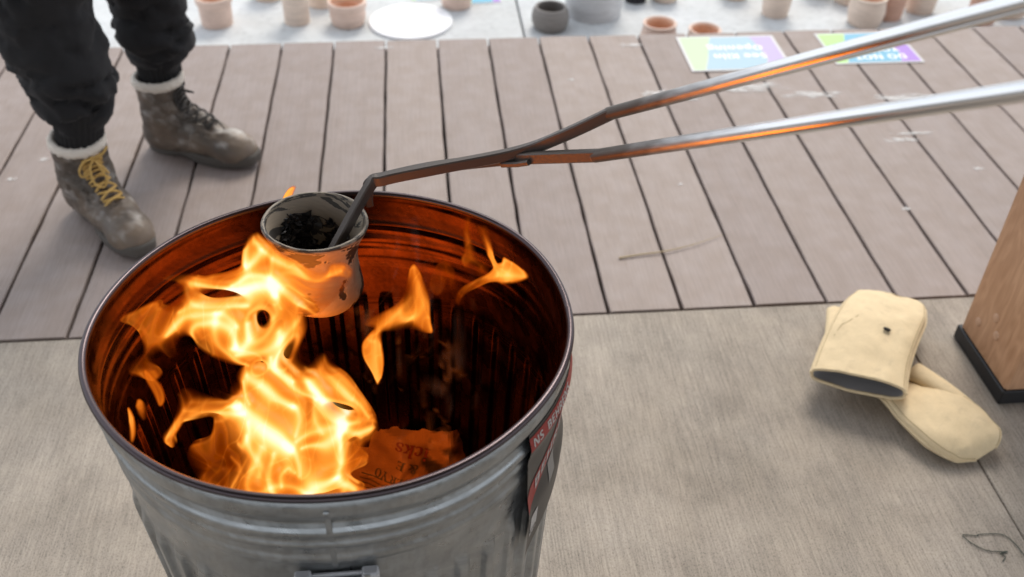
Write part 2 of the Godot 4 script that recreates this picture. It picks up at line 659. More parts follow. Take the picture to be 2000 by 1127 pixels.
func build_post() -> void:
	var t := thing("timber_post", "square brown timber post standing on a black steel shoe beside the gloves", "post", Vector3(1.0725, 0, -1.2235))
	var mb := MB.new()
	var s := 0.171
	var rows := []
	var c := 0.004
	for y in [0.032, 1.0, 2.0, 3.07]:
		var row := []
		for p in [Vector2(-s / 2 + c, -s / 2), Vector2(s / 2 - c, -s / 2), Vector2(s / 2, -s / 2 + c), Vector2(s / 2, s / 2 - c), Vector2(s / 2 - c, s / 2), Vector2(-s / 2 + c, s / 2), Vector2(-s / 2, s / 2 - c), Vector2(-s / 2, -s / 2 + c)]:
			row.append(Vector3(p.x, y, p.y))
		rows.append(row)
	mb.loops(rows, true, true, true)
	part("shaft", mb.done(false), M.wood, t)
	part("steel_shoe", rbox(Vector3(s + 0.010, 0.031, s + 0.010), 0.002, Vector3(0, 0.0158, 0)), M.black_steel, t)
	for a in [[0.075, -0.045], [0.118, -0.006], [0.092, 0.012], [0.098, -0.03]].slice(0, 3):
		var pm := MB.new()
		pm.lathe([Vector2(0.0001, 0.0025), Vector2(0.006, 0.0022), Vector2(0.0085, 0.0008), Vector2(0.009, -0.002)], 20)
		var o := part("wood_plug", pm.done(), M.wood_plug, t)
		o.position = Vector3(-s / 2, a[0], a[1])
		o.rotation.z = PI / 2

# ---------------------------------------------------------------- the can
const CAN := Vector3(-0.096, 0, -0.7498)
const CAN_H := 0.6

func can_r(y: float, w: float, inset: float) -> Vector2:
	var tap := lerpf(0.85, 1.0, y / CAN_H)
	var o := 0.0
	for b in [[0.581, 0.011, 0.0042], [0.5475, 0.0055, 0.0032], [0.530, 0.004, 0.0018], [0.508, 0.006, 0.0018]]:   # rolled swages
		var d: float = (y - b[0]) / b[1]
		o += b[2] * (0.45 if inset > 0.001 else 1.0) * exp(-d * d * d * d)
	o -= 0.0022 * exp(-pow((y - 0.5605) / 0.0035, 2.0))
	# upright flutes
	var t := smoothstep(0.02, 0.05, y) * (1.0 - smoothstep(0.438, 0.462, y))
	var ph := fposmod(w * 44.0 / TAU, 1.0)
	var fl := smoothstep(0.0, 0.12, ph) * (1.0 - smoothstep(0.40, 0.52, ph))
	o += (fl * 0.0052) * t
	o += 0.0011 * sin(w * 3.0 + 1.0 + y * 6.0) + 0.0006 * sin(w * 7.0 - y * 11.0)
	return Vector2(0.2325 * tap + o - inset, 0.2210 * tap + o - inset)

func can_p(w: float, y: float, inset := 0.0) -> Vector3:
	var r := can_r(y, w, inset)
	return Vector3(r.x * cos(w), y, r.y * sin(w))

func can_shell(inset: float, y0: float, y1: float) -> ArrayMesh:
	var ys := []
	var y := y0
	while y < y1 - 0.0005:
		ys.append(y)
		y += 0.0016 if y > 0.49 else (0.006 if y > 0.42 else 0.03)
	ys.append(y1)
	var rows := []
	for q in ys:
		var row := []
		for k in 704:
			row.append(can_p(TAU * k / 704.0, q, inset))
		rows.append(row)
	var mb := MB.new()
	mb.loops(rows)
	mb.normals()
	var m := 705
	for r in rows.size():      # close the seam in the shading
		var s := (mb.n[r * m] + mb.n[r * m + 704]).normalized()
		mb.n[r * m] = s
		mb.n[r * m + 704] = s
	return mb.done()

func build_can() -> void:
	var t := thing("trash_can", "fluted galvanized steel trash can with a fire burning inside it", "trash can", CAN)
	var s1 := noise(FastNoiseLite.TYPE_CELLULAR, 1.0, 4, 2)
	s1.cellular_return_type = FastNoiseLite.RETURN_CELL_VALUE
	var s2 := noise(FastNoiseLite.TYPE_SIMPLEX, 1.0, 14)
	var spangle := paint(512, 512, func(u: float, v: float) -> Color:
		var s := 0.80 + s1.get_noise_2d(u * 46.0, v * 46.0) * 0.09 + s2.get_noise_2d(u * 5.0, v * 5.0) * 0.13 + s2.get_noise_2d(u * 40.0, v * 9.0) * 0.05
		return Color(s * 0.98, s, s * 1.0))
	var rough := paint(512, 512, func(u: float, v: float) -> Color:
		var s := 0.62 + s1.get_noise_2d(u * 46.0, v * 46.0) * 0.14 + s2.get_noise_2d(u * 6.0, v * 6.0) * 0.22
		return Color(s, s, s), false)
	var gm := mat(lin(0.42, 0.435, 0.45), 0.62, 0.85)
	gm.albedo_texture = spangle
	gm.roughness_texture = rough
	gm.uv1_scale = Vector3(3, 3, 1)
	M["galvanized"] = gm
	M["zinc"] = mat(lin(0.50, 0.51, 0.54), 0.5, 0.3)
	var soot := paint(512, 512, func(u: float, v: float) -> Color:
		var s := 0.75 + s2.get_noise_2d(u * 7.0, v * 4.0) * 0.35 + s2.get_noise_2d(u * 60.0, v * 60.0) * 0.16
		return Color(s, s * 0.93, s * 0.88))
	var im := mat(lin(0.062, 0.024, 0.014), 0.3, 1.0)
	im.albedo_texture = soot
	im.roughness_texture = rough
	im.roughness = 0.42
	im.uv1_scale = Vector3(2, 2, 1)
	M["sooty"] = im
	part("wall", can_shell(0.0, 0.004, 0.5965), M.galvanized, t)
	part("sooty_lining", can_shell(0.0016, 0.008, 0.5965), M.sooty, t)
	# wire-rolled rim, discoloured by heat
	var rim := []
	var rm := MB.new()
	for k in 192:
		var w := TAU * k / 192.0
		var c := can_p(w, 0.5985, -0.0016)
		var outw := Vector3(cos(w), 0, sin(w))
		var row := []
		for j in 12:
			var a := TAU * j / 12.0
			row.append(c + outw * cos(a) * 0.0038 + Vector3(0, sin(a) * 0.0038, 0))
		rim.append(row)
	rim.append(rim[0])
	rm.loops(rim)
	var rmm := mat(lin(0.075, 0.06, 0.065), 0.3, 0.9)
	part("rolled_rim", rm.done(), rmm, t)
	var fl := MB.new()
	fl.lathe([Vector2(0.001, 0.012), Vector2(0.190, 0.012), Vector2(0.196, 0.006)], 64)
	part("floor", fl.done(), M.sooty, t)
	# lap seam at the front, a flat strip with one rivet
	var sm := MB.new()
	var rows := []
	for i in 40:
		var y := lerpf(0.03, 0.594, i / 39.0)
		rows.append([can_p(1.552, y, -0.0002), can_p(1.554, y, -0.0004), can_p(1.574, y, -0.0004), can_p(1.5745, y, -0.0002)])
	sm.loops(rows, false)
	part("lap_seam", sm.done(), M.galvanized, t)
	var rv := MB.new()
	rv.lathe([Vector2(0.0001, 0.0016), Vector2(0.002, 0.0012), Vector2(0.0032, 0.0)], 14)
	var ro := part("rivet", rv.done(), M.galvanized, t)
	ro.position = can_p(1.562, 0.5815, -0.0008)
	ro.rotation = Vector3(PI / 2, 0, 0)
	# side handle: bracket with two ears, and the drop handle that hangs in it
	for side in [[1.56, "handle_bracket"], [1.56 + PI, "handle_bracket"]]:
		var w0: float = side[0]
		var hm := MB.new()
		var top := can_p(w0, 0.4945, 0.0)
		var outw := Vector3(cos(w0), 0, sin(w0))
		var tang := Vector3(-sin(w0), 0, cos(w0))
		var bs := Basis(tang, Vector3.UP, tang.cross(Vector3.UP))
		chamfer(hm, Vector3(0.074, 0.050, 0.003), 0.0008, top + outw * 0.0045 + Vector3(0, -0.026, 0), bs)
		for e in [-1.0, 1.0]:
			chamfer(hm, Vector3(0.0145, 0.007, 0.0105), 0.0015, top + outw * 0.0075 + tang * e * 0.0295 + Vector3(0, 0.0005, 0), bs)
		part(side[1], hm.done(false), M.zinc, t)
		var hd := MB.new()
		var pts := []
		for q in [[-0.027, 0.003], [-0.027, -0.03], [-0.022, -0.042], [0.0, -0.046], [0.022, -0.042], [0.027, -0.03], [0.027, 0.003]]:
			pts.append(top + outw * (0.010 - q[1] * 0.22) + tang * q[0] + Vector3(0, q[1], 0))
		hd.tube(smooth_path(pts, 5), 0.0042, 10)
		part("drop_handle", hd.done(), M.galvanized, t)
		var lp := MB.new()
		chamfer(lp, Vector3(0.072, 0.024, 0.0085), 0.003, top + outw * 0.0105 + Vector3(0, -0.0155, 0), bs)
		part("hinge_sleeve", lp.done(false), M.zinc, t)
	build_label(t)

func build_label(t: Node3D) -> void:
	# card label wrapped on the can, coming away at its left edge
	var lab := func(x: float, y: float) -> Vector3:      # x along the can from the left edge, y up, metres
		var w := 0.705 - x / 0.222
		var lift := 0.0012 + 0.006 * exp(-x / 0.010) * smoothstep(0.0, 0.10, 0.575 - y) + 0.0035 * smoothstep(0.02, 0.0, absf(y - 0.553)) + 0.0055 * (1.0 - smoothstep(0.45, 0.49, y))
		return can_p(w, 0.0, 0.0) * 0.0 + Vector3((can_r(0.573, 0.3, 0.0).x - (0.573 - y) * 0.06 + lift) * cos(w), y, (can_r(0.573, 0.3, 0.0).y - (0.573 - y) * 0.06 + lift) * sin(w))
	var outline := func(x: float) -> float:        # lowest edge of the card: a slanted foot ending in a point at the left
		return 0.385 + x * 0.42
	var black := mat(lin(0.022, 0.022, 0.023), 0.42)
	var red := mat(lin(0.27, 0.025, 0.022), 0.5)
	var white := mat(lin(0.42, 0.40, 0.385), 0.6)
	var grey := mat(lin(0.22, 0.21, 0.20), 0.5)
	var mb := MB.new()
	var nu := 24
	var nv := 40
	for j in nv + 1:
		for i in nu + 1:
			var x := 0.130 * i / nu
			var y0: float = outline.call(x)
			mb.vert(lab.call(x, lerpf(y0, 0.574, j / float(nv))))
	for j in nv:
		for i in nu:
			var k := j * (nu + 1) + i
			mb.quad(k, k + 1, k + nu + 2, k + nu + 1)
	var card := part("label", mb.done(), black, t)
	var up := func(x: float, y: float, e: float) -> Vector3:
		var p: Vector3 = lab.call(x, y)
		return p + Vector3(p.x, 0, p.z).normalized() * e
	for band in [[0.0, 0.130, 0.552, 0.552, 0.017, red, "red_band"], [0.0, 0.130, 0.462, 0.535, 0.024, red, "red_stripe"], [0.009, 0.024, 0.414, 0.417, 0.032, white, "white_panel"], [0.050, 0.066, 0.455, 0.462, 0.030, grey, "grey_panel"]]:
		var b := MB.new()
		for i in 17:
			var f := i / 16.0
			var x: float = lerpf(band[0], band[1], f)
			var y: float = lerpf(band[2], band[3], f)
			for j in 5:
				b.vert(up.call(x, y + band[4] * j / 4.0, 0.0005))
		for i in 16:
			for j in 4:
				var k := i * 5 + j
				b.quad(k, k + 1, k + 6, k + 5)
		part(band[6], b.done(), band[5], card)
	var f := SystemFont.new()
	f.font_names = PackedStringArray(["Droid Sans"])
	f.font_weight = 700
	text_on("lettering", "NS  BEHRENS", 0.0135, f, white, card, func(x: float, y: float) -> Vector3: return up.call(x + 0.046, y + 0.5605, 0.0009))
	text_on("lettering", "BEHRENS", 0.021, f, white, card, func(x: float, y: float) -> Vector3: return up.call(x + 0.064, y + 0.474 + (x + 0.064) * 0.56, 0.0009))
	text_on("lettering", "USA", 0.008, f, black, card, func(x: float, y: float) -> Vector3: return up.call(x + 0.0165, y + 0.4215, 0.0010))

# ---------------------------------------------------------------- what burns in it
func build_fuel() -> void:
	var t := thing("burnt_fuel", "heap of charred scraps and ash in the bottom of the can", "ash heap", CAN + Vector3(0, 0.0125, 0))
	var mb := MB.new()
	var nn := noise(FastNoiseLite.TYPE_SIMPLEX, 14.0, 5, 4)
	var rows := []
	for r in 22:
		var row := []
		for k in 60:
			var w := TAU * k / 60.0
			var q := 0.188 * r / 21.0
			var h := 0.09 * (1.0 - pow(r / 21.0, 2.0)) + nn.get_noise_2d(cos(w) * q, sin(w) * q) * 0.045 + 0.03
			row.append(Vector3(cos(w) * q, maxf(h, 0.002), sin(w) * q))
		rows.append(row)
	mb.loops(rows)
	part("ash", mb.done(false), mat(lin(0.035, 0.030, 0.027), 0.95), t)
	rng.seed = 9
	var ch := mat(lin(0.02, 0.018, 0.017), 0.8)
	for i in 14:
		var cm := MB.new()
		var a := rng.randf() * TAU
		var q := rng.randf_range(0.03, 0.15)
		chamfer(cm, Vector3(rng.randf_range(0.03, 0.08), rng.randf_range(0.012, 0.03), rng.randf_range(0.015, 0.03)), 0.004)
		var o := part("charred_stick", cm.done(false), ch, t)
		o.position = Vector3(cos(a) * q, 0.10 - q * 0.25, sin(a) * q)
		o.rotation = Vector3(rng.randf_range(-0.5, 0.5), rng.randf() * TAU, rng.randf_range(-0.5, 0.5))
	# crumpled printed page propped in the heap, right of the flames
	var page := thing("crumpled_page", "crumpled printed paper page glowing orange at the right of the flames", "paper", Vector3(-0.03, 0.20, -0.87))
	var pn := noise(FastNoiseLite.TYPE_CELLULAR, 13.0, 3, 1)
	pn.cellular_return_type = FastNoiseLite.RETURN_DISTANCE
	var pw := noise(FastNoiseLite.TYPE_SIMPLEX, 9.0, 8, 3)
	var place := func(x: float, y: float) -> Vector3:
		var fold := absf(x - 0.035 - y * 0.25)
		var z := 0.042 * (pn.get_noise_2d(x * 1.3 + 3.0, y * 1.3) + 0.6) + pw.get_noise_2d(x, y) * 0.02 - fold * 0.45 - 0.5 * maxf(0.0, y - 0.05) - 1.2 * maxf(0.0, x - 0.075)
		return Vector3(x, y * 0.72 + z * 0.60, -y * 0.62 + z * 0.75)
	var pm := MB.new()
	pm.colored = true
	var nu := 56
	var nv := 44
	for j in nv + 1:
		for i in nu + 1:
			var x := lerpf(-0.095, 0.10, i / float(nu))
			var y := lerpf(-0.095, 0.075, j / float(nv)) + pw.get_noise_2d(x * 2.0, 5.0) * 0.02 * (1 if j == nv else 0)
			var burn := clampf((0.050 - Vector2(x - 0.045, (y + 0.020) * 0.8).length()) * 60.0 + pw.get_noise_2d(x * 2.5, y * 2.5) * 1.6, 0.0, 1.0)
			burn = maxf(burn, clampf((x * 0.55 + y - 0.085 + pw.get_noise_2d(x * 3.0, y * 3.0) * 0.03) * 120.0, 0.0, 1.0) * 0.9)
			pm.vert(place.call(x, y), Vector2(x, y), Color(lerpf(1.0, 0.06, burn), lerpf(1.0, 0.04, burn), lerpf(1.0, 0.035, burn)))
	for j in nv:
		for i in nu:
			var k := j * (nu + 1) + i
			pm.quad(k, k + 1, k + nu + 2, k + nu + 1)
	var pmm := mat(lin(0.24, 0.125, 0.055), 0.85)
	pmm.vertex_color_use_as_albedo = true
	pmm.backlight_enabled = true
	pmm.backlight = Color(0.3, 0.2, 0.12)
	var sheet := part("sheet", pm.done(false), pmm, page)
	var ink := mat(lin(0.05, 0.04, 0.035), 0.8)
	var inkr := mat(lin(0.13, 0.02, 0.012), 0.8)
	var sf := SystemFont.new()
	sf.font_names = PackedStringArray(["Droid Serif"])
	sf.font_weight = 700
	var lay := func(cx: float, cy: float, ang: float) -> Callable:
		return func(x: float, y: float) -> Vector3: return place.call(cx + x * cos(ang) - y * sin(ang), cy + x * sin(ang) + y * cos(ang)) + Vector3(0, 0.0006, 0.0009)
	text_on("print", "icks", 0.024, sf, inkr, sheet, lay.call(-0.005, 0.042, PI - 0.35))
	text_on("print", "& E", 0.018, sf, ink, sheet, lay.call(-0.012, 0.020, PI - 0.35))
	text_on("print", "EVER YO", 0.013, sf, ink, sheet, lay.call(-0.030, 0.004, PI - 0.35))
	for i in 9:
		var lm := MB.new()
		var yy := -0.012 - i * 0.008
		for q in 24:
			var x := lerpf(-0.078, -0.012 + 0.004 * (i % 3), q / 23.0)
			for e in [0.0, 0.0016]:
				lm.vert(place.call(x, yy + e - x * 0.33) + Vector3(0, 0.0006, 0.0009))
		for q in 23:
			if (q * 7 + i * 3) % 11 != 0:
				lm.quad(q * 2, q * 2 + 1, q * 2 + 3, q * 2 + 2)
		part("print_line", lm.done(), ink, sheet)

# ---------------------------------------------------------------- flames: bodies with a front and a back skin
func ramp(i: float) -> Color:
	var st := [[0.0, 0.10, 0.012, 0.001], [0.15, 0.34, 0.045, 0.004], [0.32, 0.85, 0.17, 0.012], [0.5, 1.22, 0.345, 0.032], [0.68, 1.40, 0.60, 0.10], [0.88, 1.45, 0.92, 0.34], [1.15, 1.5, 1.30, 0.9], [9.0, 1.5, 1.4, 1.15]]
	for k in st.size() - 1:
		if i <= st[k + 1][0]:
			var f: float = (i - st[k][0]) / (st[k + 1][0] - st[k][0])
			return Color(lerpf(st[k][1], st[k + 1][1], f) / 1.5, lerpf(st[k][2], st[k + 1][2], f) / 1.5, lerpf(st[k][3], st[k + 1][3], f) / 1.5)
	return Color.WHITE

func chaikin(p: PackedVector2Array, times: int, closed: bool) -> PackedVector2Array:
	for _t in times:
		var q := PackedVector2Array()
		var m := p.size()
		if not closed:
			q.append(p[0])
		for i in (m if closed else m - 1):
			q.append(p[i].lerp(p[(i + 1) % m], 0.2))
			q.append(p[i].lerp(p[(i + 1) % m], 0.8))
		if not closed:
			q.append(p[m - 1])
		p = q
	return p

func pairs(a: Array) -> PackedVector2Array:
	var p := PackedVector2Array()
	for i in range(0, a.size(), 2):
		p.append(Vector2(a[i], a[i + 1]))
	return p

# outline, holes [x, y, rx, ry, angle, strength], strands [width, glow, x, y, x, y ...], glows [x, y, radius, amount]; all in millimetres on the flame's own leaning plane
func flame(t: Node3D, org: Vector3, outline: Array, holes: Array, strands: Array, glows: Array, base: float, thick: float, sd: int, step: float, soft0 := 1.0) -> void:
	var ax := Vector3(1, 0, 0)
	var ay := Vector3(0, 0.86223, -0.50651)
	var az := Vector3(0, --0.50651, 0.86223)
	var poly := chaikin(pairs(outline), 2, true)
	var lo := poly[0]
	var hi := poly[0]
	for p in poly:
		lo = lo.min(p)
		hi = hi.max(p)
	lo -= Vector2(8, 8)
	hi += Vector2(8, 8)
	var nx := int((hi.x - lo.x) / step) + 2
	var ny := int((hi.y - lo.y) / step) + 2
	var cnt := nx * ny
	var na := noise(FastNoiseLite.TYPE_SIMPLEX, 0.013, sd, 1)
	var nb := noise(FastNoiseLite.TYPE_SIMPLEX, 0.013, sd + 9, 1)
	var px := PackedFloat32Array()
	var py := PackedFloat32Array()
	px.resize(cnt)
	py.resize(cnt)
	for j in ny:
		for i in nx:
			var x := lo.x + i * step
			var y := lo.y + j * step
			px[j * nx + i] = x + na.get_noise_2d(x, y) * 5.0
			py[j * nx + i] = y + nb.get_noise_2d(x, y) * 5.0
	var dist := PackedFloat32Array()
	dist.resize(cnt)
	dist.fill(30.0)
	var inside := PackedByteArray()
	inside.resize(cnt)
	var glow := PackedFloat32Array()
	glow.resize(cnt)
	glow.fill(base)
	var m := poly.size()
	for e in m:
		var a := poly[e]
		var b := poly[(e + 1) % m]
		var d := b - a
		var dd := maxf(d.length_squared(), 1e-6)
		var i0 := clampi(int((minf(a.x, b.x) - 24.0 - lo.x) / step), 0, nx - 1)
		var i1 := clampi(int((maxf(a.x, b.x) + 24.0 - lo.x) / step) + 1, 0, nx - 1)
		var j0 := clampi(int((minf(a.y, b.y) - 24.0 - lo.y) / step), 0, ny - 1)
		var j1 := clampi(int((maxf(a.y, b.y) + 24.0 - lo.y) / step) + 1, 0, ny - 1)
		for j in range(j0, j1 + 1):
			for i in range(i0, i1 + 1):
				var k := j * nx + i
				var qx := px[k] - a.x
				var qy := py[k] - a.y
				var s := clampf((qx * d.x + qy * d.y) / dd, 0.0, 1.0)
				qx -= d.x * s
				qy -= d.y * s
				var r := sqrt(qx * qx + qy * qy)
				if r < dist[k]:
					dist[k] = r
	for j in ny:
		for i in nx:
			var k := j * nx + i
			inside[k] = 1 if Geometry2D.is_point_in_polygon(Vector2(px[k], py[k]), poly) else 0
	var near := PackedFloat32Array()
	near.resize(cnt)
	for st in strands:
		var w: float = st[0]
		var path := chaikin(pairs(st.slice(2)), 2, false)
		near.fill(1e6)
		var b0 := Vector2i(nx, ny)
		var b1 := Vector2i(0, 0)
		for e in path.size() - 1:
			var a := path[e]
			var d := path[e + 1] - a
			var dd := maxf(d.length_squared(), 1e-6)
			var g := w * 3.0 + 5.0
			var i0 := clampi(int((minf(a.x, path[e + 1].x) - g - lo.x) / step), 0, nx - 1)
			var i1 := clampi(int((maxf(a.x, path[e + 1].x) + g - lo.x) / step) + 1, 0, nx - 1)
			var j0 := clampi(int((minf(a.y, path[e + 1].y) - g - lo.y) / step), 0, ny - 1)
			var j1 := clampi(int((maxf(a.y, path[e + 1].y) + g - lo.y) / step) + 1, 0, ny - 1)
			b0 = Vector2i(mini(b0.x, i0), mini(b0.y, j0))
			b1 = Vector2i(maxi(b1.x, i1), maxi(b1.y, j1))
			for j in range(j0, j1 + 1):
				for i in range(i0, i1 + 1):
					var k := j * nx + i
					var qx := px[k] - a.x
					var qy := py[k] - a.y
					var s := clampf((qx * d.x + qy * d.y) / dd, 0.0, 1.0)
					qx -= d.x * s
					qy -= d.y * s
					var end := (e + s) / (path.size() - 1.0)
					var r := (qx * qx + qy * qy) / (w * w * (0.25 + 3.0 * end * (1.0 - end)))
					if r < near[k]:
						near[k] = r
		for j in range(b0.y, b1.y + 1):
			for i in range(b0.x, b1.x + 1):
				var k := j * nx + i
				if near[k] < 14.0:
					glow[k] += st[1] * 0.82 * (0.40 * exp(-near[k] * 2.0) + 0.60 * exp(-near[k] * 0.5))
	var gap := PackedFloat32Array()
	gap.resize(cnt)
	for h in holes:
		var ca := cos(h[4])
		var sa := sin(h[4])
		for k in cnt:
			var x: float = px[k] - h[0]
			var y: float = py[k] - h[1]
			if absf(x) > 40.0 or absf(y) > 40.0:
				continue
			var u: float = (x * ca + y * sa) / h[2]
			var v: float = (-x * sa + y * ca) / h[3]
			var r := sqrt(u * u + v * v)
			gap[k] = maxf(gap[k], h[5] * (1.0 - smoothstep(0.60, 1.40, r)))
			glow[k] += 0.16 * exp(-pow((r - 1.5) / 0.3, 2.0)) * h[5]
	for g in glows:
		for k in cnt:
			var x: float = (px[k] - g[0]) / g[2]
			var y: float = (py[k] - g[1]) / g[2]
			var r := x * x + y * y
			if r < 6.0:
				glow[k] += g[3] * exp(-r)
	var rg := noise(FastNoiseLite.TYPE_SIMPLEX, 0.013, sd + 3, 1)
	var rh := noise(FastNoiseLite.TYPE_SIMPLEX, 0.05, sd + 5, 1)
	for side in 2:
		var mb := MB.new()
		mb.colored = true
		var ids := PackedInt32Array()
		ids.resize(cnt)
		ids.fill(-1)
		for j in ny:
			for i in nx:
				var k := j * nx + i
				var d := (dist[k] if inside[k] == 1 else -dist[k]) + 3.2 * soft0
				if d <= 0.0:
					continue
				var x := lo.x + i * step
				var y := lo.y + j * step
				var blur := soft0 * (3.0 + 11.0 * clampf(rg.get_noise_2d(x + 300.0, y) + 0.25, 0.0, 1.0))
				var edge := smoothstep(0.0, blur, d)
				var f1 := rg.get_noise_2d(px[k] * 1.5 + side * 531.0, py[k] * 0.75)
				var f2 := rg.get_noise_2d(px[k] * 2.6 + 90.0 + side * 331.0, py[k] * 1.5 + 40.0)
				var fold := exp(-pow(f1 / 0.07, 2.0)) * 0.06 + exp(-pow(f2 / 0.08, 2.0)) * 0.035
				var lum: float = glow[k] + fold - 0.01 + f2 * 0.09 + 0.08 * exp(-pow((d - 2.6) / 1.6, 2.0))
				lum *= 0.35 + 0.65 * smoothstep(0.0, blur * 1.5, d)
				lum = maxf(lum, 0.02)
				var al := edge * clampf(0.20 + lum * 1.15, 0.0, 0.98) * (1.0 - gap[k])
				al *= 1.0 - 0.55 * smoothstep(0.0, 0.45, f2 + 0.5 * f1) * (1.0 - smoothstep(0.34, 0.62, lum))
				if side == 1:
					al *= 0.75
					lum *= 0.8
				if al < 0.004:
					al = 0.0
				var col := ramp(lum)
				col.a = al
				var depth := thick * (1.0 - 0.9 * gap[k]) * (sqrt(clampf(d / 24.0, 0.0, 1.0)) + 0.25 * rh.get_noise_2d(x * 0.3, y * 0.3 + side * 200.0) * smoothstep(0.0, 20.0, d))
				var p := org + ax * (x * 0.001) + ay * (y * 0.001) + az * depth * (1.0 if side == 0 else -1.0)
				ids[k] = mb.vert(p - t.position, Vector2.ZERO, col)
		for j in ny - 1:
			for i in nx - 1:
				var q := [ids[j * nx + i], ids[j * nx + i + 1], ids[(j + 1) * nx + i + 1], ids[(j + 1) * nx + i]]
				if q.min() < 0:
					continue
				if mb.c[q[0]].a + mb.c[q[1]].a + mb.c[q[2]].a + mb.c[q[3]].a < 0.01:
					continue
				mb.quad(q[0], q[3], q[2], q[1])
		if mb.ix.size() > 0:
			part("flame", mb.done(), M.flame, t)

